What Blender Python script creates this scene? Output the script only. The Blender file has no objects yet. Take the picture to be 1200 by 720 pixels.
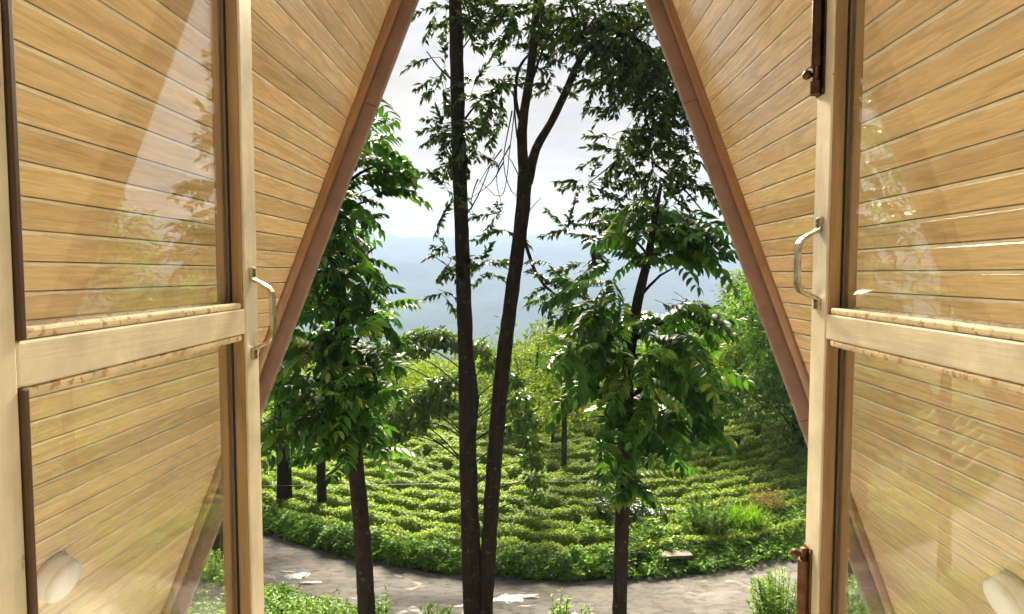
import bpy, bmesh, math, random
import numpy as np
from mathutils import Vector, Matrix, Quaternion

random.seed(7)
rng = np.random.default_rng(7)
sc = bpy.context.scene
col = sc.collection
R = math.radians

# ------------------------------------------------------------------ camera
E = 6.5                      # eye height above the road
FPX = 720.0                  # focal length in pixels of the 1200 px wide photograph
cam_d = bpy.data.cameras.new("camera")
cam_d.sensor_width = 36.0
cam_d.lens = 36.0 * FPX / 1200.0
cam_d.clip_start = 0.02
cam_d.clip_end = 12000
cam = bpy.data.objects.new("camera", cam_d)
col.objects.link(cam)
cam.location = (0, 0, E)
PITCH, YAW = math.atan(39 / FPX), math.atan(26 / FPX)
cam.rotation_euler = (R(90) - PITCH, 0, YAW)
sc.camera = cam

# ------------------------------------------------------------------ light
SUN_EL, SUN_AZ = R(37), R(-5)          # azimuth clockwise from +Y
world = bpy.data.worlds.new("World")
sc.world = world
world.use_nodes = True
wn, wl = world.node_tree.nodes, world.node_tree.links
wn.clear()
w_out = wn.new("ShaderNodeOutputWorld")
w_bg = wn.new("ShaderNodeBackground")
w_sky = wn.new("ShaderNodeTexSky")
w_sky.sky_type = 'NISHITA'
w_sky.sun_disc = False
w_sky.sun_elevation = SUN_EL
w_sky.sun_rotation = SUN_AZ
w_sky.altitude = 1200
w_sky.air_density = 1.0
w_sky.dust_density = 2.2
w_sky.ozone_density = 1.2
w_bg.inputs['Strength'].default_value = 0.06
# thin cloud sheet over the clear sky
w_tc = wn.new("ShaderNodeTexCoord")
w_map = wn.new("ShaderNodeMapping")
w_map.inputs['Scale'].default_value = (1.0, 1.0, 3.2)
w_no = wn.new("ShaderNodeTexNoise")
w_no.inputs['Scale'].default_value = 2.6
w_no.inputs['Detail'].default_value = 7
w_no.inputs['Roughness'].default_value = 0.55
w_no.inputs['Distortion'].default_value = 0.5
w_rmp = wn.new("ShaderNodeValToRGB")
w_rmp.color_ramp.elements[0].position = 0.30
w_rmp.color_ramp.elements[0].color = (0.86, 0.86, 0.86, 1)
w_rmp.color_ramp.elements[1].position = 0.66
w_rmp.color_ramp.elements[1].color = (0.97, 0.97, 0.97, 1)
w_no2 = wn.new("ShaderNodeTexNoise")
w_no2.inputs['Scale'].default_value = 5.5
w_no2.inputs['Detail'].default_value = 6
w_no2.inputs['Distortion'].default_value = 0.8
w_rmp2 = wn.new("ShaderNodeValToRGB")
w_rmp2.color_ramp.elements[0].position = 0.32
w_rmp2.color_ramp.elements[0].color = (1.05, 0.98, 0.98, 1)
w_rmp2.color_ramp.elements[1].position = 0.68
w_rmp2.color_ramp.elements[1].color = (2.0, 1.68, 1.20, 1)
w_mix = wn.new("ShaderNodeMixRGB")
wl.new(w_tc.outputs['Generated'], w_map.inputs['Vector'])
wl.new(w_map.outputs['Vector'], w_no.inputs['Vector'])
wl.new(w_map.outputs['Vector'], w_no2.inputs['Vector'])
wl.new(w_no.outputs['Fac'], w_rmp.inputs['Fac'])
wl.new(w_no2.outputs['Fac'], w_rmp2.inputs['Fac'])
wl.new(w_rmp.outputs['Color'], w_mix.inputs['Fac'])
wl.new(w_sky.outputs['Color'], w_mix.inputs['Color1'])
w_sep = wn.new("ShaderNodeSeparateXYZ")
wl.new(w_tc.outputs['Generated'], w_sep.inputs[0])
w_el = wn.new("ShaderNodeValToRGB")
w_el.color_ramp.elements[0].position = 0.02
w_el.color_ramp.elements[0].color = (1.34, 1.05, 0.56, 1)
w_el.color_ramp.elements[1].position = 0.42
w_el.color_ramp.elements[1].color = (0.97, 0.98, 1.04, 1)
wl.new(w_sep.outputs['Z'], w_el.inputs['Fac'])
w_mul = wn.new("ShaderNodeMixRGB")
w_mul.blend_type = 'MULTIPLY'
w_mul.inputs['Fac'].default_value = 1.0
wl.new(w_rmp2.outputs['Color'], w_mul.inputs['Color1'])
wl.new(w_el.outputs['Color'], w_mul.inputs['Color2'])
wl.new(w_mul.outputs['Color'], w_mix.inputs['Color2'])
wl.new(w_mix.outputs['Color'], w_bg.inputs['Color'])
wl.new(w_bg.outputs['Background'], w_out.inputs['Surface'])

sun_d = bpy.data.lights.new("sun", 'SUN')
sun_d.energy = 5.0
sun_d.angle = R(26)
sun_d.color = (1.0, 0.86, 0.66)
sun = bpy.data.objects.new("sun", sun_d)
col.objects.link(sun)
sdir = Vector((math.sin(SUN_AZ) * math.cos(SUN_EL), math.cos(SUN_AZ) * math.cos(SUN_EL), math.sin(SUN_EL)))
sun.rotation_euler = sdir.to_track_quat('Z', 'Y').to_euler()
sun.location = (0, 0, 60)

vs = sc.view_settings
vs.view_transform = 'Standard'
vs.look = 'None'
vs.gamma = 1.0
vs.exposure = 2.75
vs.use_curve_mapping = False
cy = sc.cycles
cy.use_denoising = True
cy.max_bounces = 5
cy.diffuse_bounces = 3
cy.glossy_bounces = 3
cy.transmission_bounces = 4
cy.transparent_max_bounces = 10
cy.volume_bounces = 1
cy.use_adaptive_sampling = True
cy.adaptive_threshold = 0.03
cy.sample_clamp_indirect = 8.0
cy.caustics_reflective = False
cy.caustics_refractive = False

# ------------------------------------------------------------------ helpers
CAMM = Matrix.Rotation(YAW, 3, 'Z') @ Matrix.Rotation(R(90) - PITCH, 3, 'X')


def at(px, py, Y):
    """world point that a pixel of the photograph shows at a distance Y along the ridge axis"""
    d = CAMM @ Vector(((px - 600) / FPX, (360 - py) / FPX, -1.0))
    return Vector((d.x / d.y * Y, Y, E + d.z / d.y * Y))


def nmesh(name, V, F, var=None, smooth=False):
    V = np.asarray(V, dtype=np.float32).reshape(-1, 3)
    me = bpy.data.meshes.new(name)
    if isinstance(F, np.ndarray):
        k = F.shape[1]
        F = F.astype(np.int32)
        me.vertices.add(len(V))
        me.vertices.foreach_set("co", V.ravel())
        me.loops.add(F.size)
        me.loops.foreach_set("vertex_index", F.ravel())
        me.polygons.add(len(F))
        me.polygons.foreach_set("loop_start", np.arange(0, F.size, k, dtype=np.int32))
        me.polygons.foreach_set("loop_total", np.full(len(F), k, dtype=np.int32))
        me.update(calc_edges=True)
    else:
        me.from_pydata([tuple(v) for v in V], [], [tuple(f) for f in F])
        me.update()
    if var is not None:
        a = me.attributes.new("var", 'FLOAT', 'POINT')
        a.data.foreach_set("value", np.asarray(var, dtype=np.float32))
    if smooth:
        me.polygons.foreach_set("use_smooth", np.ones(len(me.polygons), dtype=bool))
    return me


def ob(name, me, mat=None, parent=None, loc=None, rot=None, scale=None):
    o = bpy.data.objects.new(name, me)
    if mat is not None and me is not None and len(me.materials) == 0:
        me.materials.append(mat)
    col.objects.link(o)
    if parent is not None:
        o.parent = parent
    if loc is not None:
        o.location = loc
    if rot is not None:
        o.rotation_euler = rot
    if scale is not None:
        o.scale = scale
    return o


def tag(o, label, cat, group=None):
    o["label"] = label
    o["category"] = cat
    if group:
        o["group"] = group
    return o


def thing(name, label, cat, loc=(0, 0, 0), rot=(0, 0, 0), group=None):
    o = bpy.data.objects.new(name, None)
    col.objects.link(o)
    o.location = loc
    o.rotation_euler = rot
    o.empty_display_size = 0.2
    return tag(o, label, cat, group)


def boxes(name, lst, bevel=0.0, seg=2):
    """lst of (x0,x1,y0,y1,z0,z1) boxes as one mesh"""
    bm = bmesh.new()
    for (x0, x1, y0, y1, z0, z1) in lst:
        vv = [bm.verts.new(p) for p in ((x0, y0, z0), (x1, y0, z0), (x1, y1, z0), (x0, y1, z0),
                                        (x0, y0, z1), (x1, y0, z1), (x1, y1, z1), (x0, y1, z1))]
        for f in ((0, 3, 2, 1), (4, 5, 6, 7), (0, 1, 5, 4), (1, 2, 6, 5), (2, 3, 7, 6), (3, 0, 4, 7)):
            bm.faces.new([vv[i] for i in f])
    bmesh.ops.recalc_face_normals(bm, faces=bm.faces)
    if bevel > 0:
        bmesh.ops.bevel(bm, geom=list(bm.edges), offset=bevel, segments=seg, affect='EDGES', profile=0.5)
    me = bpy.data.meshes.new(name)
    bm.to_mesh(me)
    bm.free()
    return me


def tube_arrays(pts, rad, n=10, cap=True, rough=0.0, seed=0, flat=1.0):
    pts = [Vector(p) for p in pts]
    V, F = [], []
    rr = random.Random(seed)
    side = None
    m = len(pts)
    for i, p in enumerate(pts):
        t = (pts[min(i + 1, m - 1)] - pts[max(i - 1, 0)])
        t = t.normalized() if t.length > 1e-9 else Vector((0, 0, 1))
        if side is None:
            a = Vector((1, 0, 0)) if abs(t.x) < 0.8 else Vector((0, 1, 0))
            side = (a - t * a.dot(t)).normalized()
        else:
            side = (side - t * side.dot(t))
            side = side.normalized() if side.length > 1e-6 else t.orthogonal().normalized()
        up = t.cross(side)
        for k in range(n):
            an = 2 * math.pi * k / n
            r = rad[i] * (1 + rough * (rr.random() - 0.5) * 2)
            V.append(p + side * (math.cos(an) * r) + up * (math.sin(an) * r * flat))
    for i in range(m - 1):
        for k in range(n):
            a, b = i * n + k, i * n + (k + 1) % n
            F.append((a, b, b + n, a + n))
    if cap:
        F.append(tuple(range(n - 1, -1, -1)))
        F.append(tuple((m - 1) * n + k for k in range(n)))
    return V, F


def join_tubes(lst, n=8, rough=0.0):
    V, F = [], []
    for i, (p, r) in enumerate(lst):
        v, f = tube_arrays(p, r, n, True, rough, i)
        o = len(V)
        V += v
        F += [tuple(x + o for x in q) for q in f]
    return V, F


def tube(name, pts, rad, n=10, rough=0.0, seed=0, flat=1.0):
    V, F = tube_arrays(pts, rad, n, True, rough, seed, flat)
    me = nmesh(name, [tuple(v) for v in V], F, smooth=True)
    return me


def smooth_path(ctrl, rads, step=0.25):
    """Catmull-Rom through control points"""
    P = [Vector(c) for c in ctrl]
    P = [P[0] * 2 - P[1]] + P + [P[-1] * 2 - P[-2]]
    out, orad = [], []
    for i in range(1, len(P) - 2):
        L = (P[i + 1] - P[i]).length
        k = max(2, int(L / step))
        for j in range(k):
            t = j / k
            a, b, c, d = P[i - 1], P[i], P[i + 1], P[i + 2]
            out.append(0.5 * ((2 * b) + (c - a) * t + (2 * a - 5 * b + 4 * c - d) * t * t + (3 * b - a - 3 * c + d) * t ** 3))
            orad.append(rads[i - 1] * (1 - t) + rads[i] * t)
    out.append(P[-2]); orad.append(rads[-1])
    return out, orad


def unit(a):
    return a / np.maximum(np.linalg.norm(a, axis=-1, keepdims=True), 1e-9)


def leaf_arrays(pos, d, n, length, width, fold=0.25, var=None):
    """folded lance-shaped leaves, two triangles each side of the midrib"""
    pos = np.asarray(pos, float); N = len(pos)
    d = unit(np.asarray(d, float)); n = np.asarray(n, float)
    s = unit(np.cross(d, n)); n = unit(np.cross(s, d))
    L = np.asarray(length, float).reshape(-1, 1) * np.ones((N, 1))
    W = np.asarray(width, float).reshape(-1, 1) * np.ones((N, 1))
    mid = pos + d * L * 0.42
    a = pos
    l = mid + s * W * 0.5 + n * W * fold
    r = mid - s * W * 0.5 + n * W * fold
    t = pos + d * L - n * L * 0.12
    V = np.stack([a, l, t, r], 1).reshape(-1, 3)
    b = np.arange(N)[:, None] * 4
    F = np.concatenate([b + np.array([[0, 2, 1]]), b + np.array([[0, 3, 2]])], 1).reshape(-1, 3)
    if var is None:
        var = rng.random(N)
    return V, F, np.repeat(var, 4)


def merge(parts):
    Vs, Fs, vs_ = [], [], []
    o = 0
    for V, F, v in parts:
        Vs.append(V); Fs.append(F + o); vs_.append(v); o += len(V)
    return np.concatenate(Vs), np.concatenate(Fs), np.concatenate(vs_)


def rand_dirs(N, zmin=-1.0, zmax=1.0):
    z = rng.uniform(zmin, zmax, N)
    a = rng.uniform(0, 2 * math.pi, N)
    r = np.sqrt(np.maximum(0, 1 - z * z))
    return np.stack([np.cos(a) * r, np.sin(a) * r, z], 1)


def wobble(x, y, s=1.0, seed=0.0):
    """cheap smooth pseudo-noise, about -1..1"""
    return (np.sin(x * 1.3 * s + 1.7 + seed) * np.cos(y * 1.1 * s - 0.6 + seed * 1.3)
            + 0.6 * np.sin(x * 2.9 * s - y * 2.3 * s + seed * 2.1)
            + 0.4 * np.sin(x * 5.3 * s + y * 4.7 * s + 2.0 + seed)) / 2.0


# ------------------------------------------------------------------ materials
def new_mat(name):
    m = bpy.data.materials.new(name)
    m.use_nodes = True
    nt = m.node_tree
    nt.nodes.clear()
    out = nt.nodes.new("ShaderNodeOutputMaterial")
    return m, nt.nodes, nt.links, out


def principled(nodes, links, out, color=None, rough=0.5, spec=0.5, metal=0.0, coat=0.0):
    b = nodes.new("ShaderNodeBsdfPrincipled")
    if color is not None:
        b.inputs['Base Color'].default_value = (*color, 1)
    b.inputs['Roughness'].default_value = rough
    b.inputs['Specular IOR Level'].default_value = spec
    b.inputs['Metallic'].default_value = metal
    b.inputs['Coat Weight'].default_value = coat
    if out is not None:
        links.new(b.outputs[0], out.inputs['Surface'])
    return b


def ramp(nodes, stops):
    r = nodes.new("ShaderNodeValToRGB")
    els = r.color_ramp.elements
    while len(els) < len(stops):
        els.new(0.5)
    for e, (p, c) in zip(els, stops):
        e.position = p
        e.color = (*c, 1)
    return r


def noise(nodes, scale, detail=5, rough=0.55, dist=0.0):
    n = nodes.new("ShaderNodeTexNoise")
    n.inputs['Scale'].default_value = scale
    n.inputs['Detail'].default_value = detail
    n.inputs['Roughness'].default_value = rough
    n.inputs['Distortion'].default_value = dist
    return n


def mixc(nodes, links, fac, a, b, mode='MIX'):
    m = nodes.new("ShaderNodeMixRGB")
    m.blend_type = mode
    for sock, v in ((m.inputs['Fac'], fac), (m.inputs['Color1'], a), (m.inputs['Color2'], b)):
        if isinstance(v, (int, float)):
            sock.default_value = v
        elif isinstance(v, tuple):
            sock.default_value = (*v, 1)
        else:
            links.new(v, sock)
    return m


def bump(nodes, links, height, strength, dist, bsdf):
    b = nodes.new("ShaderNodeBump")
    b.inputs['Strength'].default_value = strength
    b.inputs['Distance'].default_value = dist
    links.new(height, b.inputs['Height'])
    links.new(b.outputs[0], bsdf.inputs['Normal'])
    return b


def wood_mat(name, dark, mid, light, rough=0.36, coat=0.25, axis='Y', perobj=True):
    m, N, L, out = new_mat(name)
    tc = N.new("ShaderNodeTexCoord")
    oi = N.new("ShaderNodeObjectInfo")
    add = N.new("ShaderNodeVectorMath"); add.operation = 'ADD'
    mul = N.new("ShaderNodeVectorMath"); mul.operation = 'MULTIPLY'
    comb = N.new("ShaderNodeCombineXYZ")
    mm = N.new("ShaderNodeMath"); mm.operation = 'MULTIPLY'; mm.inputs[1].default_value = 37.0
    L.new(oi.outputs['Random'], mm.inputs[0])
    for i in range(3):
        L.new(mm.outputs[0], comb.inputs[i])
    L.new(tc.outputs['Object'], add.inputs[0])
    L.new(comb.outputs[0], add.inputs[1])
    sc_ = {'Y': (16, 1.1, 16), 'X': (1.1, 16, 16), 'Z': (16, 16, 1.1)}[axis]
    mul.inputs[1].default_value = sc_
    L.new(add.outputs[0], mul.inputs[0])
    n1 = noise(N, 1.6, 6, 0.6, 1.4)
    L.new(mul.outputs[0], n1.inputs['Vector'])
    n2 = noise(N, 6.5, 4, 0.7, 0.3)
    L.new(mul.outputs[0], n2.inputs['Vector'])
    # cathedral figure: slow noise through rings
    n3 = noise(N, 0.42, 2, 0.5, 0.6)
    L.new(mul.outputs[0], n3.inputs['Vector'])
    ring = N.new("ShaderNodeMath"); ring.operation = 'MULTIPLY'; ring.inputs[1].default_value = 34
    L.new(n3.outputs['Fac'], ring.inputs[0])
    sn = N.new("ShaderNodeMath"); sn.operation = 'SINE'
    L.new(ring.outputs[0], sn.inputs[0])
    r1 = ramp(N, [(0.25, dark), (0.5, mid), (0.78, light)])
    L.new(n1.outputs['Fac'], r1.inputs['Fac'])
    rs = ramp(N, [(0.55, (0, 0, 0)), (1.0, (0.42, 0.42, 0.42))])
    L.new(sn.outputs[0], rs.inputs['Fac'])
    c1 = mixc(N, L, rs.outputs['Color'], r1.outputs['Color'], tuple(x * 0.72 for x in dark))
    r2 = ramp(N, [(0.35, (0.72, 0.68, 0.62)), (0.65, (1.08, 1.06, 1.04))])
    L.new(n2.outputs['Fac'], r2.inputs['Fac'])
    c2 = mixc(N, L, 0.75, c1.outputs['Color'], r2.outputs['Color'], 'MULTIPLY')
    rv = ramp(N, [(0.0, (0.80, 0.76, 0.70)), (0.5, (1.0, 1.0, 1.0)), (1.0, (1.1, 1.08, 1.02))])
    L.new(oi.outputs['Random'], rv.inputs['Fac'])
    c3 = mixc(N, L, 0.9, c2.outputs['Color'], rv.outputs['Color'], 'MULTIPLY')
    b = principled(N, L, out, None, rough, 0.5, 0, coat)
    b.inputs['Coat Roughness'].default_value = 0.11
    L.new(c3.outputs['Color'], b.inputs['Base Color'])
    rr = N.new("ShaderNodeMapRange")
    rr.inputs['To Min'].default_value = rough - 0.08
    rr.inputs['To Max'].default_value = rough + 0.14
    L.new(n2.outputs['Fac'], rr.inputs['Value'])
    L.new(rr.outputs[0], b.inputs['Roughness'])
    bump(N, L, n2.outputs['Fac'], 0.12, 0.002, b)
    return m


def paint_mat(name, colr, wear=(0.30, 0.17, 0.07), rough=0.45, amount=0.62, dirt=0.25, scale=9, streak=None):
    m, N, L, out = new_mat(name)
    tc = N.new("ShaderNodeTexCoord")
    n1 = noise(N, scale, 8, 0.62, 0.4)
    L.new(tc.outputs['Object'], n1.inputs['Vector'])
    n2 = noise(N, scale * 5, 6, 0.65)
    L.new(tc.outputs['Object'], n2.inputs['Vector'])
    r1 = ramp(N, [(0.35, tuple(c * (1 - dirt) for c in colr)), (0.62, colr)])
    L.new(n1.outputs['Fac'], r1.inputs['Fac'])
    rw = ramp(N, [(amount, (0, 0, 0)), (amount + 0.03, (1, 1, 1))])
    L.new(n2.outputs['Fac'], rw.inputs['Fac'])
    c = mixc(N, L, rw.outputs['Color'], r1.outputs['Color'], wear)
    b = principled(N, L, out, None, rough, 0.45)
    if streak:
        mp = N.new("ShaderNodeMapping"); mp.inputs['Scale'].default_value = streak
        L.new(tc.outputs['Object'], mp.inputs['Vector'])
        n3 = noise(N, 1.0, 5, 0.7, 0.2); L.new(mp.outputs[0], n3.inputs['Vector'])
        r3 = ramp(N, [(0.34, (0.80, 0.77, 0.72)), (0.55, (1.0, 1.0, 1.0)), (0.72, (1.06, 1.06, 1.06))]); L.new(n3.outputs['Fac'], r3.inputs['Fac'])
        c = mixc(N, L, 0.30, c.outputs['Color'], r3.outputs['Color'], 'MULTIPLY')
        bump(N, L, n3.outputs['Fac'], 0.3, 0.002, b)
    else:
        bump(N, L, n2.outputs['Fac'], 0.15, 0.002, b)
    L.new(c.outputs['Color'], b.inputs['Base Color'])
    return m


def metal_mat(name, colr, rough=0.35, metal=1.0, rust=None):
    m, N, L, out = new_mat(name)
    tc = N.new("ShaderNodeTexCoord")
    n1 = noise(N, 60, 6, 0.65)
    L.new(tc.outputs['Object'], n1.inputs['Vector'])
    r1 = ramp(N, [(0.38, rust or tuple(c * 0.6 for c in colr)), (0.58, colr)])
    L.new(n1.outputs['Fac'], r1.inputs['Fac'])
    b = principled(N, L, out, None, rough, 0.5, metal)
    L.new(r1.outputs['Color'], b.inputs['Base Color'])
    return m


def leaf_mat(name, dark, light, trans=0.35, rough=0.42, tcol=None, spec=0.4, objvar=0.0, dull=None):
    m, N, L, out = new_mat(name)
    at_ = N.new("ShaderNodeAttribute"); at_.attribute_name = "var"
    r = ramp(N, [(0.0, dark), (0.75, light), (1.0, dull or tuple(min(1, c * 1.25) for c in light))])
    if objvar > 0:
        oi = N.new("ShaderNodeObjectInfo")
        mm = N.new("ShaderNodeMapRange")
        mm.inputs['To Min'].default_value = -objvar
        mm.inputs['To Max'].default_value = objvar
        L.new(oi.outputs['Random'], mm.inputs['Value'])
        ad = N.new("ShaderNodeMath"); ad.operation = 'ADD'; ad.use_clamp = True
        L.new(at_.outputs['Fac'], ad.inputs[0]); L.new(mm.outputs[0], ad.inputs[1])
        L.new(ad.outputs[0], r.inputs['Fac'])
    else:
        L.new(at_.outputs['Fac'], r.inputs['Fac'])
    b = principled(N, L, None, None, rough, spec)
    L.new(r.outputs['Color'], b.inputs['Base Color'])
    t = N.new("ShaderNodeBsdfTranslucent")
    tc = mixc(N, L, 1.0, r.outputs['Color'], tcol or (1.5, 1.5, 0.7), 'MULTIPLY')
    L.new(tc.outputs['Color'], t.inputs['Color'])
    mx = N.new("ShaderNodeMixShader")
    mx.inputs[0].default_value = trans
    L.new(b.outputs[0], mx.inputs[1]); L.new(t.outputs[0], mx.inputs[2])
    L.new(mx.outputs[0], out.inputs['Surface'])
    return m


def bark_mat(name, dark, light, lichen=(0.32, 0.34, 0.28), scale=6.0, lich=0.62):
    m, N, L, out = new_mat(name)
    tc = N.new("ShaderNodeTexCoord")
    mp = N.new("ShaderNodeMapping"); mp.inputs['Scale'].default_value = (1, 1, 0.3)
    L.new(tc.outputs['Object'], mp.inputs['Vector'])
    n1 = noise(N, scale * 3, 8, 0.7, 0.6)
    L.new(mp.outputs[0], n1.inputs['Vector'])
    n2 = noise(N, scale * 2.2, 6, 0.7)
    L.new(tc.outputs['Object'], n2.inputs['Vector'])
    r1 = ramp(N, [(0.35, dark), (0.7, light)])
    L.new(n1.outputs['Fac'], r1.inputs['Fac'])
    rl = ramp(N, [(lich, (0, 0, 0)), (lich + 0.06, (0.8, 0.8, 0.8))])
    L.new(n2.outputs['Fac'], rl.inputs['Fac'])
    c = mixc(N, L, rl.outputs['Color'], r1.outputs['Color'], lichen)
    b = principled(N, L, out, None, 0.9, 0.2)
    L.new(c.outputs['Color'], b.inputs['Base Color'])
    bump(N, L, n1.outputs['Fac'], 0.9, 0.03, b)
    return m


def plain(name, colr, rough=0.6, spec=0.4, nscale=6, var=0.2):
    m, N, L, out = new_mat(name)
    tc = N.new("ShaderNodeTexCoord")
    n1 = noise(N, nscale, 6, 0.6)
    L.new(tc.outputs['Object'], n1.inputs['Vector'])
    r1 = ramp(N, [(0.3, tuple(c * (1 - var) for c in colr)), (0.7, tuple(min(1, c * (1 + var * 0.5)) for c in colr))])
    L.new(n1.outputs['Fac'], r1.inputs['Fac'])
    b = principled(N, L, out, None, rough, spec)
    L.new(r1.outputs['Color'], b.inputs['Base Color'])
    return m


def glass_mat(name, f0=0.074, dust=0.030):
    m, N, L, out = new_mat(name)
    g = N.new("ShaderNodeNewGeometry")
    dt = N.new("ShaderNodeVectorMath"); dt.operation = 'DOT_PRODUCT'
    L.new(g.outputs['Incoming'], dt.inputs[0]); L.new(g.outputs['Normal'], dt.inputs[1])
    ab = N.new("ShaderNodeMath"); ab.operation = 'ABSOLUTE'
    L.new(dt.outputs['Value'], ab.inputs[0])
    om = N.new("ShaderNodeMath"); om.operation = 'SUBTRACT'; om.inputs[0].default_value = 1.0
    L.new(ab.outputs[0], om.inputs[1])
    pw = N.new("ShaderNodeMath"); pw.operation = 'POWER'; pw.inputs[1].default_value = 5.0
    L.new(om.outputs[0], pw.inputs[0])
    ma = N.new("ShaderNodeMath"); ma.operation = 'MULTIPLY_ADD'
    ma.inputs[1].default_value = 1 - f0; ma.inputs[2].default_value = f0
    L.new(pw.outputs[0], ma.inputs[0])
    tr = N.new("ShaderNodeBsdfTransparent"); tr.inputs[0].default_value = (0.985, 0.99, 0.98, 1)
    gl = N.new("ShaderNodeBsdfGlossy"); gl.inputs['Roughness'].default_value = 0.0
    gl.inputs['Color'].default_value = (1, 1, 1, 1)
    df = N.new("ShaderNodeBsdfDiffuse"); df.inputs['Color'].default_value = (0.6, 0.57, 0.5, 1)
    tc = N.new("ShaderNodeTexCoord")
    n1 = noise(N, 5, 6, 0.65, 0.5)
    L.new(tc.outputs['Object'], n1.inputs['Vector'])
    rd = ramp(N, [(0.35, (dust * 0.25,) * 3), (0.75, (dust * 1.6,) * 3)])
    L.new(n1.outputs['Fac'], rd.inputs['Fac'])
    m1 = N.new("ShaderNodeMixShader")
    L.new(ma.outputs[0], m1.inputs[0]); L.new(tr.outputs[0], m1.inputs[1]); L.new(gl.outputs[0], m1.inputs[2])
    m2 = N.new("ShaderNodeMixShader")
    L.new(rd.outputs['Color'], m2.inputs[0]); L.new(m1.outputs[0], m2.inputs[1]); L.new(df.outputs[0], m2.inputs[2])
    L.new(m2.outputs[0], out.inputs['Surface'])
    return m


M = {}
M['plank'] = wood_mat("varnished_plank", (0.70, 0.48, 0.235), (0.80, 0.605, 0.345), (0.86, 0.69, 0.44), 0.32, 0.8)
M['groove_hl'] = wood_mat("groove_highlight_wood", (0.90, 0.80, 0.60), (0.95, 0.88, 0.70), (0.96, 0.91, 0.76), 0.25, 1.0)  # bright groove line put into a pale wood colour
M['deck'] = plain("roof_deck", (0.06, 0.035, 0.02), 0.9)
M['trim'] = wood_mat("edge_moulding", (0.20, 0.095, 0.030), (0.29, 0.145, 0.05), (0.36, 0.20, 0.08), 0.34, 0.5, 'X')
M['barge'] = paint_mat("dusty_pink_paint", (0.26, 0.165, 0.135), (0.10, 0.06, 0.045), 0.5, 0.68, 0.25, 5)
M['flash'] = metal_mat("pale_edge_metal", (0.75, 0.72, 0.68), 0.4)
M['sheet'] = metal_mat("roof_sheet", (0.25, 0.10, 0.08), 0.5, 0.3)
M['cream'] = paint_mat("cream_paint", (0.78, 0.72, 0.55), (0.38, 0.26, 0.12), 0.42, 0.68, 0.36, 6, (160, 160, 5))
M['cream_h'] = paint_mat("cream_rail_paint", (0.78, 0.72, 0.55), (0.38, 0.26, 0.12), 0.42, 0.68, 0.36, 6, (5, 160, 160))
M['cream_worn'] = paint_mat("worn_cream_paint", (0.70, 0.59, 0.37), (0.38, 0.24, 0.10), 0.5, 0.54, 0.35, 14)
M['bead'] = wood_mat("bare_bead", (0.22, 0.125, 0.045), (0.34, 0.205, 0.08), (0.44, 0.28, 0.12), 0.5, 0.0, 'Z')
M['bead_dk'] = wood_mat("dark_bead", (0.035, 0.018, 0.008), (0.06, 0.03, 0.012), (0.09, 0.045, 0.02), 0.5, 0.0, 'Z')  # darker brown, for the hinge-side bead
M['putty'] = plain("dark_putty", (0.03, 0.018, 0.01), 0.7, 0.3, 40)
M['glass'] = glass_mat("window_glass")
M['nickel'] = metal_mat("worn_nickel", (0.60, 0.52, 0.38), 0.30, 1.0, (0.34, 0.27, 0.17))
M['bronze'] = metal_mat("bronzed_steel", (0.085, 0.045, 0.025), 0.34, 0.9, (0.05, 0.025, 0.015))
M['rust'] = metal_mat("rusty_steel", (0.16, 0.085, 0.04), 0.55, 0.7, (0.10, 0.04, 0.015))
M['screw'] = metal_mat("screw_steel", (0.20, 0.16, 0.11), 0.4, 1.0)
M['lampw'] = plain("white_plastic", (0.93, 0.94, 0.96), 0.35, 0.5, 3, 0.02)
M['lampbase'] = plain("aged_plastic", (0.66, 0.60, 0.50), 0.5, 0.4, 20, 0.2)
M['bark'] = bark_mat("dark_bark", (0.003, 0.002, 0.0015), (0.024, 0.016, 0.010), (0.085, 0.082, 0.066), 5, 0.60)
M['bark2'] = bark_mat("grey_bark", (0.016, 0.012, 0.008), (0.06, 0.046, 0.032), (0.2, 0.2, 0.17), 8, 0.6)
M['frond'] = leaf_mat("pinnate_leaf", (0.009, 0.037, 0.008), (0.055, 0.145, 0.022), 0.30, 0.42, (1.4, 1.6, 0.4), 0.22, 0.32, (0.22, 0.26, 0.04))
M['stem'] = plain("green_stem", (0.10, 0.13, 0.04), 0.6)
M['small'] = leaf_mat("small_leaf", (0.009, 0.024, 0.007), (0.030, 0.062, 0.014), 0.26, 0.45, (2.2, 1.9, 0.5), 0.3, 0.25)
M['mango'] = leaf_mat("lance_leaf", (0.016, 0.046, 0.012), (0.10, 0.175, 0.036), 0.34, 0.42, (1.4, 1.5, 0.5), 0.2)
M['back'] = leaf_mat("far_leaf", (0.045, 0.095, 0.014), (0.17, 0.24, 0.034), 0.35, 0.6, (1.4, 1.4, 0.4), 0.12)
M['back_dk'] = leaf_mat("deep_green_leaf", (0.024, 0.070, 0.013), (0.11, 0.21, 0.032), 0.36, 0.55, (1.4, 1.5, 0.4), 0.2)
M['tea'] = leaf_mat("tea_leaf", (0.035, 0.085, 0.008), (0.28, 0.41, 0.036), 0.38, 0.55, (1.4, 1.4, 0.35), 0.15, 0, (0.48, 0.55, 0.12))
M['weed'] = leaf_mat("weed_leaf", (0.030, 0.095, 0.012), (0.16, 0.30, 0.038), 0.42, 0.5, (1.5, 1.6, 0.4), 0.25)
M['weed2'] = leaf_mat("pale_weed_leaf", (0.06, 0.15, 0.02), (0.20, 0.33, 0.05), 0.38, 0.5, (1.4, 1.5, 0.5), 0.25)
M['dry'] = leaf_mat("dry_leaf", (0.16, 0.13, 0.04), (0.30, 0.22, 0.08), 0.35, 0.6, (1.2, 1.1, 0.7), 0.2)
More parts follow.
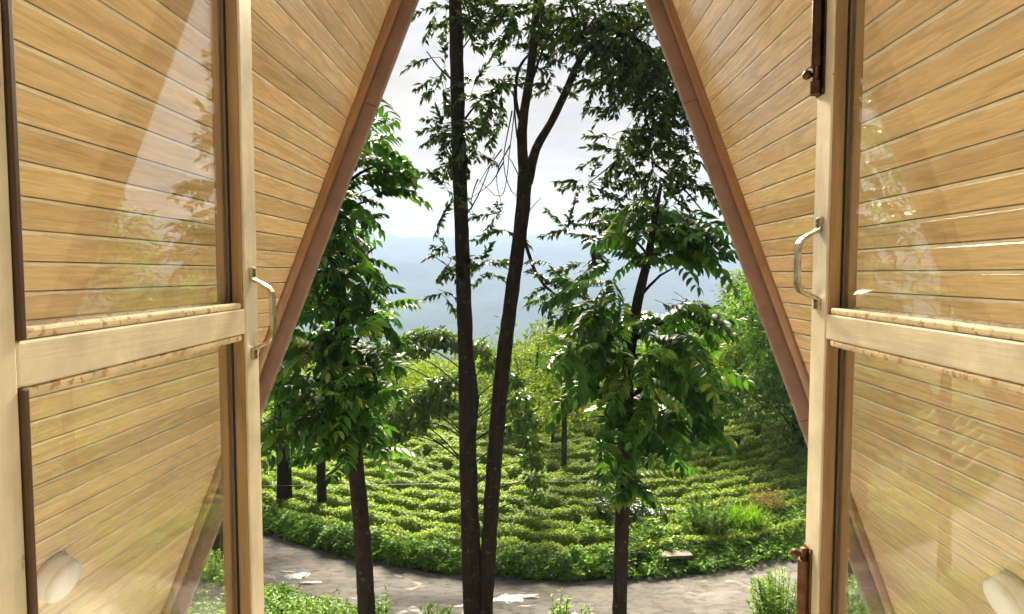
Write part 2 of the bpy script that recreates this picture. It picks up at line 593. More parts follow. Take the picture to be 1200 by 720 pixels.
M['darkshrub'] = leaf_mat("dark_shrub_leaf", (0.010, 0.036, 0.012), (0.05, 0.11, 0.03), 0.22, 0.32, (1.3, 1.5, 0.6), 0.5)
M['cable'] = plain("black_cable", (0.12, 0.12, 0.12), 0.5)
M['oldwood'] = wood_mat("weathered_board", (0.09, 0.08, 0.055), (0.15, 0.13, 0.09), (0.21, 0.19, 0.13), 0.8, 0.0, 'X')
M['post'] = plain("charred_post", (0.025, 0.02, 0.016), 0.9, 0.2, 20)


def soil_mat():
    m, N, L, out = new_mat("soil_and_grass")
    tc = N.new("ShaderNodeTexCoord")
    n1 = noise(N, 0.6, 8, 0.65)
    L.new(tc.outputs['Object'], n1.inputs['Vector'])
    n2 = noise(N, 9, 6, 0.7)
    L.new(tc.outputs['Object'], n2.inputs['Vector'])
    r1 = ramp(N, [(0.3, (0.030, 0.050, 0.012)), (0.55, (0.055, 0.085, 0.018)), (0.75, (0.09, 0.075, 0.035))])
    L.new(n1.outputs['Fac'], r1.inputs['Fac'])
    r2 = ramp(N, [(0.3, (0.5, 0.5, 0.5)), (0.7, (1.2, 1.2, 1.2))])
    L.new(n2.outputs['Fac'], r2.inputs['Fac'])
    c = mixc(N, L, 1.0, r1.outputs['Color'], r2.outputs['Color'], 'MULTIPLY')
    b = principled(N, L, out, None, 0.95, 0.15)
    L.new(c.outputs['Color'], b.inputs['Base Color'])
    bump(N, L, n2.outputs['Fac'], 0.7, 0.05, b)
    return m


def road_mat():
    m, N, L, out = new_mat("worn_concrete_road")
    tc = N.new("ShaderNodeTexCoord")
    mp = N.new("ShaderNodeMapping"); mp.inputs['Scale'].default_value = (0.55, 1.2, 1)
    L.new(tc.outputs['Object'], mp.inputs['Vector'])
    n1 = noise(N, 0.9, 8, 0.62, 0.6); L.new(mp.outputs[0], n1.inputs['Vector'])
    n2 = noise(N, 7, 8, 0.7, 0.3); L.new(mp.outputs[0], n2.inputs['Vector'])
    n3 = noise(N, 1.6, 6, 0.6, 1.2); L.new(mp.outputs[0], n3.inputs['Vector'])
    n4 = noise(N, 38, 4, 0.7); L.new(mp.outputs[0], n4.inputs['Vector'])
    r1 = ramp(N, [(0.30, (0.045, 0.040, 0.034)), (0.46, (0.085, 0.082, 0.075)), (0.66, (0.150, 0.150, 0.144))])
    L.new(n1.outputs['Fac'], r1.inputs['Fac'])
    r2 = ramp(N, [(0.36, (0.35, 0.31, 0.27)), (0.50, (1, 1, 1)), (0.72, (1.25, 1.22, 1.2))])
    L.new(n2.outputs['Fac'], r2.inputs['Fac'])
    c = mixc(N, L, 0.9, r1.outputs['Color'], r2.outputs['Color'], 'MULTIPLY')
    r3 = ramp(N, [(0.60, (0, 0, 0)), (0.66, (1, 1, 1))])
    L.new(n3.outputs['Fac'], r3.inputs['Fac'])
    c2 = mixc(N, L, r3.outputs['Color'], c.outputs['Color'], (0.12, 0.09, 0.06))
    r4 = ramp(N, [(0.3, (0.75, 0.73, 0.7)), (0.6, (1.05, 1.05, 1.05))])
    L.new(n4.outputs['Fac'], r4.inputs['Fac'])
    c3 = mixc(N, L, 0.8, c2.outputs['Color'], r4.outputs['Color'], 'MULTIPLY')
    b = principled(N, L, out, None, 0.8, 0.3)
    L.new(c3.outputs['Color'], b.inputs['Base Color'])
    rq = N.new("ShaderNodeMapRange"); rq.inputs['To Min'].default_value = 0.85; rq.inputs['To Max'].default_value = 0.22
    L.new(r3.outputs['Color'], rq.inputs['Value']); L.new(rq.outputs[0], b.inputs['Roughness'])
    bump(N, L, n2.outputs['Fac'], 0.6, 0.03, b)
    return m


def far_mat(name, a, b_, scale):
    m, N, L, out = new_mat(name)
    tc = N.new("ShaderNodeTexCoord")
    n1 = noise(N, scale, 9, 0.68); L.new(tc.outputs['Object'], n1.inputs['Vector'])
    n2 = noise(N, scale * 12, 6, 0.7); L.new(tc.outputs['Object'], n2.inputs['Vector'])
    r1 = ramp(N, [(0.3, a), (0.7, b_)]); L.new(n1.outputs['Fac'], r1.inputs['Fac'])
    r2 = ramp(N, [(0.35, (0.45, 0.45, 0.45)), (0.65, (1.25, 1.25, 1.25))]); L.new(n2.outputs['Fac'], r2.inputs['Fac'])
    c = mixc(N, L, 1.0, r1.outputs['Color'], r2.outputs['Color'], 'MULTIPLY')
    b = principled(N, L, out, None, 1.0, 0.0)
    L.new(c.outputs['Color'], b.inputs['Base Color'])
    return m


M['soil'] = soil_mat()
M['road'] = road_mat()
M['gleam'] = plain("painted_puddle_gleam", (0.235, 0.23, 0.225), 0.4, 0.5, 9, 0.45)  # puddle reflection of the sky, put in as a pale colour
M['bounce'] = plain("pale_bounce_surface", (0.55, 0.52, 0.47), 0.85, 0.3, 1.2, 0.2)  # light tone for the added reflecting slab
M['forest'] = far_mat("far_forest", (0.022, 0.042, 0.030), (0.055, 0.080, 0.050), 0.012)
M['forest2'] = far_mat("hillside_scrub", (0.07, 0.12, 0.03), (0.16, 0.21, 0.06), 0.03)


# ------------------------------------------------------------------ terrain
def road_far(x):
    return 12.70 + 0.041 * (np.clip(x, -16, 16) - 0.5) ** 2


ROAD_W = 2.05


def gz(x, y):
    """ground height; road is at z = 0"""
    x = np.asarray(x, float); y = np.asarray(y, float)
    rf = road_far(x)
    d = rf - ROAD_W - y                      # before the near edge of the road: bank up to the cabin
    bank = np.clip(d - 0.15, 0, 3.6) * 0.26
    bank = bank + np.where((d > 0.2) & (d < 3.2), 0.05 * wobble(x, y, 1.2), 0)
    f = y - rf                               # tea field
    fld = np.clip(f, 0, 40) * 0.012 + np.where(f > 0.1, 0.10 * wobble(x, y, 0.35, 1.0) * np.clip(f / 4, 0, 1), 0)
    rise = np.clip((x - 4.0) / 8.0, 0, 1) * np.clip(f - 2, 0, 30) * 0.075
    drop = np.clip(y - 29.5 - 7.5 * np.clip((x - 2.0) / 7.0, 0, 1), 0, 458) * 0.34
    z = np.where(d > 0, bank, 0.0) + np.where(f > 0, fld + rise, 0.0) - drop
    return z


def ground_sheet():
    ys = np.concatenate([np.arange(-12, 8, 1.0), np.arange(8, 42, 0.35), np.arange(42, 120, 4.0),
                         np.geomspace(120, 2900, 40)])
    us = np.linspace(-1, 1, 141)
    us = np.sign(us) * np.abs(us) ** 1.6
    V = []
    for y in ys:
        half = max(28.0, 1.7 * abs(y))
        x = us * half
        V.append(np.stack([x, np.full_like(x, y), gz(x, np.full_like(x, y)) - 0.03], 1))
    V = np.concatenate(V)
    a, b = len(ys), len(us)
    i, j = np.meshgrid(np.arange(a - 1), np.arange(b - 1), indexing='ij')
    q = (i * b + j).ravel()
    F = np.stack([q, q + 1, q + b + 1, q + b], 1)
    o = ob("ground", nmesh("ground", V, F, smooth=True), M['soil'])
    o["kind"] = "structure"


def road():
    xs = np.linspace(-15.5, 15.5, 125)
    ts = np.linspace(0, 1, 15)
    V = []
    for x in xs:
        yf = road_far(x)
        sl = 0.082 * (x - 0.5)
        n = np.array([sl, -1.0]); n /= np.linalg.norm(n)
        wob0 = 0.10 * math.sin(x * 2.1) + 0.06 * math.sin(x * 5.3 + 1)
        for t in ts:
            w = -0.08 + wob0 * (1 - t) + (ROAD_W + 0.05 + 0.12 * math.sin(x * 1.7 + 2)) * t
            p = np.array([x, yf]) + n * w
            V.append((p[0], p[1], 0.012 + 0.02 * math.sin(t * math.pi) + 0.008 * math.sin(x * 6 + t * 9)))
    a, b = len(xs), len(ts)
    i, j = np.meshgrid(np.arange(a - 1), np.arange(b - 1), indexing='ij')
    q = (i * b + j).ravel()
    F = np.stack([q, q + 1, q + b + 1, q + b], 1)[:, ::-1]
    o = ob("road", nmesh("road", V, F.copy(), smooth=True), M['road'])
    o["kind"] = "structure"
    # pale patches in the road: sky gleam on puddles painted as colour
    for k, (px, py, rx, ry) in enumerate([(347, 691, 0.42, 0.16), (364, 699, 0.25, 0.09), (604, 713, 0.50, 0.20), (585, 717, 0.3, 0.12), (336, 686, 0.2, .06)]):
        c = at(px, py, 6.5 * FPX / (py - 321))
        rr = random.Random(k)
        n = 72
        ph = [rr.uniform(0, 6.28) for _ in range(7)]
        ring = []
        for i in range(n):
            an = 2 * math.pi * i / n
            q = 0.72 + sum(0.30 / (j + 1.2) * math.sin((j + 2) * an * (1 if j < 3 else 2) + ph[j]) for j in range(7)) * 0.8 + rr.uniform(-.06, .06)
            q = max(0.2, q)
            ring.append((math.cos(an) * rx * q, math.sin(an) * ry * q, -0.012))
        inner = [(x * 0.8, y * 0.8, 0.001) for x, y, z in ring]
        me = nmesh("puddle_gleam", [(0, 0, 0.002)] + inner + ring, [(0, i + 1, (i + 1) % n + 1) for i in range(n)]
                   + [(i + 1, i + 1 + n, (i + 1) % n + 1 + n, (i + 1) % n + 1) for i in range(n)], smooth=True)
        p = ob("puddle_gleam", me, M['gleam'], o, (c.x, c.y, 0.046))


def bounce_slab():  # added out of view to throw sunlight up at the soffit planks
    """unseen pale slab added below the cabin to bounce sunlight onto the soffits"""
    xs = np.linspace(-9, 9, 46)
    V, F = [], []
    for x in xs:
        y1 = float(road_far(x)) - ROAD_W - 3.55
        for y in (-8.0, -2.0, 2.0, y1 - 0.02, y1):
            V.append((x, y, 0.936 if y < y1 - 0.01 else 0.80))
    k = 5
    for i in range(len(xs) - 1):
        for j in range(k - 1):
            a = i * k + j
            F.append((a, a + k, a + k + 1, a + 1))
    o = ob("bounce_slab", nmesh("bounce_slab", V, F), M['bounce'])
    o["kind"] = "structure"


def hills():
    xs = np.linspace(-1700, 1700, 220)
    ys = np.linspace(420, 1250, 60)
    X, Y = np.meshgrid(xs, ys)
    t = np.clip((Y - 420) / 720, 0, 1)
    ridge = 66 + 9 * wobble(X * 0.006, Y * 0.0, 1, 3.0) + 5 * wobble(X * 0.03, X * 0.02, 1, 0.5) + 2.0 * np.sin(X * 0.19) * np.sin(X * 0.071)
    ridge = ridge - 0.018 * np.clip(X, -400, 500)
    prof = t ** 0.85
    Z = -70 + (ridge + 70) * prof + (14 * wobble(X * 0.012, Y * 0.02, 1, 2.0)) * np.sin(np.pi * np.clip(t, 0, 1))
    Z = np.where(Y > 1150, Z - (Y - 1150) * 0.9, Z)
    V = (np.stack([X, Y, Z], -1) * 2.1 + np.array([0, 0, E])).reshape(-1, 3)
    a, b = X.shape
    i, j = np.meshgrid(np.arange(a - 1), np.arange(b - 1), indexing='ij')
    q = (i * b + j).ravel()
    F = np.stack([q, q + 1, q + b + 1, q + b], 1)
    o = ob("mountain", nmesh("mountain", V, F, smooth=True), M['forest'])
    o["kind"] = "structure"
    # nearer valley side
    xs = np.linspace(-330, 330, 90); ys = np.linspace(130, 400, 40)
    X, Y = np.meshgrid(xs, ys)
    t = np.clip((Y - 130) / 190, 0, 1)
    Z = -66 + 20 * np.sin(t * np.pi / 2) ** 1.5 * (1 + 0.35 * wobble(X * 0.02, Y * 0.01, 1, 4)) + 3 * wobble(X * 0.08, Y * 0.08, 1, 1)
    Z = np.where(Y > 330, Z - (Y - 330) * 0.5, Z)
    V = np.stack([X, Y, Z + E], -1).reshape(-1, 3)
    a, b = X.shape
    i, j = np.meshgrid(np.arange(a - 1), np.arange(b - 1), indexing='ij')
    q = (i * b + j).ravel()
    F = np.stack([q, q + 1, q + b + 1, q + b], 1)
    o = ob("hill", nmesh("hill", V, F, smooth=True), M['forest2'])
    o["kind"] = "structure"


ground_sheet()
bounce_slab()
road()
hills()

# air: pale even haze round the whole scene
hz = boxes("haze", [(-5200, 5200, -60, 3000, -170, E + 190)])
m, N, L, out = new_mat("pale_haze")
pv = N.new("ShaderNodeVolumePrincipled")
pv.inputs['Color'].default_value = (0.275, 0.37, 0.56, 1)
pv.inputs['Density'].default_value = 0.0006
pv.inputs['Anisotropy'].default_value = 0.1
L.new(pv.outputs[0], out.inputs['Volume'])
ho = ob("haze", hz, m)
ho["kind"] = "stuff"

# ------------------------------------------------------------------ A-frame cabin
YF = 3.9                       # front edge of the soffit
KSS = {-1: 0.4012, 1: 0.3816}  # horizontal run per metre of height, left and right slope
XL, XR = -1.5565, 1.4646       # soffit at eye height
cabin = thing("a_frame_cabin", "steep A-frame cabin roof overhang lined with honey-coloured wooden planks", "cabin", (0, 0, 3.1))
PW = 0.0257 * YF               # plank pitch
Y0 = 0.30


def to_parent(o, parent):
    o.matrix_parent_inverse = Matrix.Translation(parent.location).inverted()


def plank_mesh(sg):
    """sg gives the side of the broad upper chamfer"""
    w, g, t = PW, 0.0044, 0.014
    cu, du, cl, dl = 0.0105, 0.0024, 0.0030, 0.004      # upper-edge step coloured pale as a groove highlight, small lower chamfer
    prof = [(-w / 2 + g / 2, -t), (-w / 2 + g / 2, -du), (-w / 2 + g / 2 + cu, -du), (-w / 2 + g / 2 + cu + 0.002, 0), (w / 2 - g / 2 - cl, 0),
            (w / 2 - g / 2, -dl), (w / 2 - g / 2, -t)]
    V = []
    for y in (Y0, YF):
        for (x, z) in prof:
            V.append((x * sg, y, z))
    n = len(prof)
    F = [(i, (i + 1) % n, (i + 1) % n + n, i + n) for i in range(n)]
    F += [tuple(range(n - 1, -1, -1)), tuple(range(n, 2 * n))]
    me = nmesh("plank", V, F)
    bm = bmesh.new(); bm.from_mesh(me); bmesh.ops.recalc_face_normals(bm, faces=bm.faces); bm.to_mesh(me); bm.free()
    me.materials.append(M['plank']); me.materials.append(M['groove_hl'])
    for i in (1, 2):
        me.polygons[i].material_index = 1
    return me


PM = {1: plank_mesh(1), -1: plank_mesh(-1)}
apex_z = E + (XR - XL) / (KSS[-1] + KSS[1])
apex_x = XL + KSS[-1] * (apex_z - E)
for side in (-1, 1):
    TH = math.atan(KSS[side])
    down = Vector((side * math.sin(TH), 0, -math.cos(TH)))      # down the slope
    inn = Vector((-side * math.cos(TH), 0, -math.sin(TH)))      # into the room
    yax = Vector((0, 1, 0))
    # slope frame: local x = down slope, local y = ridge, local z = into the room
    rot = Matrix((down if side < 0 else -down, yax, inn)).transposed()
    if rot.determinant() < 0:
        rot = Matrix((-(down if side < 0 else -down), yax, inn)).transposed()
    sgn = 1 if (rot.col[0] - down).length < 1e-4 else -1
    apex = Vector((apex_x, 0, apex_z))
    total = (apex_z - 3.1) / math.cos(TH)
    base_m = Matrix.Translation(apex) @ rot.to_4x4()
    deck = boxes("roof_slope", [((0 if sgn > 0 else -total), (total if sgn > 0 else 0), Y0, YF + 0.02, -0.075, -0.0145)])
    deck.materials.append(M['deck'])
    slope = ob("roof_slope", deck, None, cabin)
    slope.matrix_world = base_m
    slope.matrix_parent_inverse = Matrix.Translation(cabin.location).inverted()
    sheet = ob("roof_sheet", boxes("roof_sheet", [((0 if sgn > 0 else -total), (total if sgn > 0 else 0), Y0, YF + 0.12, -0.082, -0.0755)]), M['sheet'], slope)
    npl = int(total / PW)
    for k in range(npl):
        p = ob("plank", PM[sgn], None, slope)
        p.location = (sgn * (PW * (k + 0.5) + 0.01), 0, random.uniform(-0.0008, 0.0008))
    # quarter-round moulding along the front edge
    V, n = [], 10
    prof = [(0.0, 0.0)] + [(-0.030 * math.cos(a), 0.040 * math.sin(a)) for a in np.linspace(0, math.pi / 2, 8)]
    prof = [(0.0, -0.013)] + [(-0.047 * math.cos(a), 0.044 * math.sin(a) + 0.0005) for a in np.linspace(0, math.pi / 2, 9)] + [(0.0, 0.03)]
    for xx in (0.0, sgn * total):
        for (yy, zz) in prof:
            V.append((xx, YF - 0.001 + yy, zz))
    m_ = len(prof)
    F = [(i, (i + 1) % m_, (i + 1) % m_ + m_, i + m_) for i in range(m_)] + [tuple(range(m_)), tuple(range(2 * m_ - 1, m_ - 1, -1))]
    me = nmesh("edge_moulding", V, F)
    bm = bmesh.new(); bm.from_mesh(me); bmesh.ops.recalc_face_normals(bm, faces=bm.faces); bm.to_mesh(me); bm.free()
    mo = ob("edge_moulding", me, M['trim_x'] if 'trim_x' in M else M['trim'], slope)
    # barge boards: three lengths butted together
    cuts = [0, total * 0.38, total * 0.655, total]
    for a, b in zip(cuts[:-1], cuts[1:]):
        x0, x1 = sorted((sgn * (a + 0.0015), sgn * (b - 0.0015)))
        ob("barge_board", boxes("barge_board", [(x0, x1, YF + 0.0215, YF + 0.05, -0.07, 0.122)], 0.003, 1), M['barge'], slope)
    x0, x1 = sorted((0, sgn * total))
    ob("edge_flashing", boxes("edge_flashing", [(x0, x1, YF + 0.0505, YF + 0.054, -0.07, 0.126)]), M['flash'], slope)

# ------------------------------------------------------------------ open casements
Z_BOT, Z_TOP = E - 0.66, E + 0.56


def arc_strip(path, w, t):
    """flat bar bent along a path of (y, z) points; width along x"""
    pts = [Vector((0, p[0], p[1])) for p in path]
    V, F = [], []
    m_ = len(pts)
    for i, p in enumerate(pts):
        tn = (pts[min(i + 1, m_ - 1)] - pts[max(i - 1, 0)]).normalized()
        nn = Vector((0, -tn.z, tn.y))
        for (sx, sn) in ((-1, -1), (1, -1), (1, 1), (-1, 1)):
            V.append(p + Vector((sx * w / 2, 0, 0)) + nn * (sn * t / 2))
    for i in range(m_ - 1):
        for k in range(4):
            a, b = i * 4 + k, i * 4 + (k + 1) % 4
            F.append((a, b, b + 4, a + 4))
    F += [(3, 2, 1, 0), tuple((m_ - 1) * 4 + k for k in range(4))]
    return [tuple(v) for v in V], F


def fix(me):
    bm = bmesh.new(); bm.from_mesh(me)
    bmesh.ops.recalc_face_normals(bm, faces=bm.faces)
    bm.to_mesh(me); bm.free()
    return me


def screw_mesh():
    bm = bmesh.new()
    bmesh.ops.create_uvsphere(bm, u_segments=12, v_segments=6, radius=0.0042)
    for v in bm.verts:
        v.co.z *= 0.45
    me = bpy.data.meshes.new("screw"); bm.to_mesh(me); bm.free()
    me.materials.append(M['screw'])
    return me


SCREW = None


def casement(side, hinge, free, label, handle_z, rail, bolts, W):
    """local x: hinge -> free edge, local y: away from the seen face (towards the roof), z up"""
    global SCREW
    if SCREW is None:
        SCREW = screw_mesh()
    ang = math.atan2(free[1] - hinge[1], free[0] - hinge[0])
    c = thing("casement_window", label, "window", (hinge[0], hinge[1], Z_BOT), (0, 0, ang), "open casement windows")
    H = Z_TOP - Z_BOT
    s = 1 if side < 0 else -1          # +y local points away from the middle on the left leaf
    T = 0.040                          # leaf thickness

    def yb(a, b):
        return tuple(sorted((s * a, s * b)))

    def box(name, x0, x1, a, b, z0, z1, mat, bev=0.0025, parent=c):
        y0, y1 = yb(a, b)
        return ob(name, boxes(name, [(x0, x1, y0, y1, z0, z1)], bev, 2), mat, parent)

    SW = 0.052
    r0, r1 = rail[0] - Z_BOT, rail[1] - Z_BOT          # mid rail bottom, top
    box("hinge_stile", 0, SW, 0, T, 0, H, M['cream'])
    box("free_stile", W - SW, W, 0, T, 0, H, M['cream'])
    box("top_rail", SW, W - SW, 0.0005, T - 0.0005, H - 0.05, H, M['cream_h'])
    box("bottom_rail", SW, W - SW, 0.0005, T - 0.0005, 0, 0.06, M['cream_h'])
    box("middle_rail", SW, W - SW, 0.0005, T - 0.0005, r0, r1, M['cream_h'])
    for (z0, z1) in ((0.06, r0), (r1, H - 0.05)):
        gx0, gx1 = SW, W - SW
        g = 0.0205                                       # glass depth
        pane = box("pane", gx0 + 0.001, gx1 - 0.001, g, g + 0.004, z0 + 0.001, z1 - 0.001, M['glass'], 0)
        # glazing beads in front of and behind the glass
        box("glazing_bead", gx1 - 0.006, gx1 - 0.0002, 0.0025, g - 0.0022, z0 + 0.0002, z1 - 0.0002, M['bead'], 0.001)
        box("glazing_bead", gx1 - 0.012, gx1 - 0.0002, g + 0.0062, T - 0.001, z0 + 0.0002, z1 - 0.0002, M['bead'], 0.001)
        box("glazing_bead", gx0 + 0.0002, gx0 + 0.008, -0.003, g - 0.0022, z0 + 0.0002, z1 - 0.0002, M['bead_dk'], 0.002)
        box("putty_line", gx1 - 0.0085, gx1 - 0.0002, g - 0.002, g - 0.0002, z0 + 0.0002, z1 - 0.0002, M['putty'], 0)
        box("putty_line", gx0 + 0.0002, gx0 + 0.014, g - 0.002, g - 0.0002, z0 + 0.0002, z1 - 0.0002, M['putty'], 0)
        box("glazing_bead", gx0 + 0.011, gx1 - 0.0125, 0.0012, g - 0.0022, z0 + 0.0002, z0 + 0.010, M['cream_worn'], 0.003)
        box("glazing_bead", gx0 + 0.011, gx1 - 0.0125, 0.0012, g - 0.0022, z1 - 0.010, z1 - 0.0002, M['cream_worn'], 0.003)
        box("glazing_bead", gx0 + 0.0002, gx1 - 0.0125, g + 0.0062, T - 0.001, z0 + 0.0002, z0 + 0.012, M['cream_worn'], 0.002)
        box("glazing_bead", gx0 + 0.0002, gx1 - 0.0125, g + 0.0062, T - 0.001, z1 - 0.012, z1 - 0.0002, M['cream_worn'], 0.002)
    # bent bar handle with two screw plates
    hz0, hz1 = handle_z[0] - Z_BOT, handle_z[1] - Z_BOT
    hx = W - SW * 0.5
    P = 0.033
    path = [(0.0016, hz1), (0.0016, hz1 - 0.017), (0.003, hz1 - 0.020), (0.009, hz1 - 0.0235), (0.018, hz1 - 0.028), (0.027, hz1 - 0.034), (P - 0.001, hz1 - 0.041), (P, hz1 - 0.049),
            (P, (hz0 + hz1) / 2), (P, hz0 + 0.043), (P - 0.001, hz0 + 0.036), (0.028, hz0 + 0.029), (0.018, hz0 + 0.0245), (0.009, hz0 + 0.021), (0.003, hz0 + 0.018), (0.0016, hz0 + 0.015), (0.0016, hz0)]
    V, F = arc_strip([(-s * a, b) for a, b in path], 0.019, 0.0050)
    me = fix(nmesh("handle", V, F))
    h = ob("handle", me, M['nickel'], c, (hx, 0, 0))
    bv = h.modifiers.new("soft_edges", 'BEVEL'); bv.width = 0.0011; bv.segments = 2; bv.limit_method = 'ANGLE'
    for zz in (hz1 - 0.0055, hz1 - 0.0125, hz0 + 0.0045, hz0 + 0.0115):
        sc_ = ob("screw", SCREW, None, h, (0.0022 * (1 if zz > 0.5 else -1), -s * 0.0042, zz))
        sc_.rotation_euler = (R(90), 0, 0)
    for (z0, z1, mat, knob_z, up) in bolts:
        a, b = z0 - Z_BOT, z1 - Z_BOT
        bx = W - 0.016
        plate = ob("bolt", boxes("bolt", [(bx - 0.014, bx + 0.014, *yb(-0.0028, -0.0002), a, b)], 0.001, 1), mat, c)
        kz = knob_z - Z_BOT
        # barrel housing (channel over the rod), on either side of the knob slot
        for (q0, q1) in ((a + 0.002, kz - 0.010), (kz + 0.012, b - 0.002)):
            if q1 - q0 > 0.004:
                V, F = tube_arrays([(bx, -s * 0.0075, q0), (bx, -s * 0.0075, q1)], [0.0092, 0.0092], 14)
                ob("bolt_guide", nmesh("bolt_guide", [tuple(v) for v in V], F, smooth=False), mat, plate)
        V, F = tube_arrays([(bx, -s * 0.0075, a - 0.03 if not up else a + 0.01), (bx, -s * 0.0075, b - 0.004 if not up else b + 0.03)], [0.0060, 0.0060], 12)
        ob("bolt_rod", nmesh("bolt_rod", [tuple(v) for v in V], F, smooth=True), mat, plate)
        prof = [(0.008, 0.0036), (0.013, 0.0032), (0.016, 0.0036), (0.018, 0.0062), (0.022, 0.0075), (0.026, 0.0062), (0.0285, 0.002)]
        V, F = tube_arrays([(bx, -s * q, kz) for q, _ in prof], [r_ for _, r_ in prof], 14)
        ob("bolt_knob", fix(nmesh("bolt_knob", [tuple(v) for v in V], F, smooth=True)), mat, plate)
        for zz in (a + 0.006, b - 0.006):
            for dx in (-0.0115, 0.0115):
                q = ob("screw", SCREW, None, plate, (bx + dx, -s * 0.0030, zz), scale=(0.6, 0.6, 0.6))
                q.rotation_euler = (R(90), 0, 0)
    return c


fl = at(302, 340, 1.0)
casement(-1, (-0.416, 0.43), (fl.x, 1.0), "cream casement leaf on the left, mid-height handle level with its middle rail",
         (at(302, 421, 0.98).z, at(302, 313, 0.98).z), (at(290, 391, 0.95).z, at(290, 362, 0.95).z), [], math.hypot(fl.x + 0.416, 0.57))
fr = at(951, 340, 1.0)
casement(1, (0.431, 0.43), (fr.x, 1.0), "cream casement leaf on the right with two brown slide bolts",
         (at(950, 363, 0.98).z, at(950, 255, 0.98).z), (at(962, 397, 0.95).z, at(962, 368, 0.95).z),
         [(at(957, 112, 0.98).z, at(957, -25, 0.98).z, M['bronze'], at(957, 87, 0.98).z, True),
          (at(942, 785, 0.98).z, at(942, 641, 0.98).z, M['rust'], at(942, 650, 0.98).z, False)], math.hypot(fr.x - 0.431, 0.57))

# round white lamps screwed to the soffit planks
def soffit_lamp(px, py, side, label):
    d = at(px, py, 1.0) - Vector((0, 0, E))
    x_eye = XL if side < 0 else XR
    # plane: x = x_eye - side * KS * (-z)  ->  x - x_eye = -side*KS*z (z above the eye)
    KS = KSS[side]; TH = math.atan(KS)
    Y = x_eye / (d.x + side * KS * d.z)
    p = Vector((d.x * Y, Y, E + d.z * Y))
    inn = Vector((-side * math.cos(TH), 0, -math.sin(TH)))
    lamp = thing("bulkhead_lamp", label, "lamp", p, group="round lamps on the sloping planks")
    lamp.rotation_euler = inn.to_track_quat('Z', 'Y').to_euler()
    prof = [(0.0, 0.001), (0.086, 0.001), (0.091, 0.004), (0.091, 0.056), (0.087, 0.062)]
    def lathe(name, prof, mat, n=40):
        V, F = [], []
        for (r, z) in prof:
            for k in range(n):
                a = 2 * math.pi * k / n
                V.append((r * math.cos(a), r * math.sin(a), z))
        for i in range(len(prof) - 1):
            for k in range(n):
                a, b = i * n + k, i * n + (k + 1) % n
                F.append((a, b, b + n, a + n))
        return ob(name, fix(nmesh(name, V, F, smooth=True)), mat, lamp)
    lathe("base_plate", [(0.0, 0.0006), (0.097, 0.0006), (0.099, 0.003), (0.099, 0.010), (0.092, 0.012)], M['lampbase'])
    lathe("housing", prof, M['lampw'])
    lathe("diffuser", [(0.0865, 0.0615), (0.0895, 0.070), (0.087, 0.083), (0.076, 0.093), (0.052, 0.0985), (0.022, 0.1), (0.0005, 0.1002)], M['lampw'])
    return lamp


soffit_lamp(56, 674, -1, "round white lamp on the planks seen through the left lower pane")
soffit_lamp(1196, 698, 1, "round white lamp on the planks seen through the right lower pane")

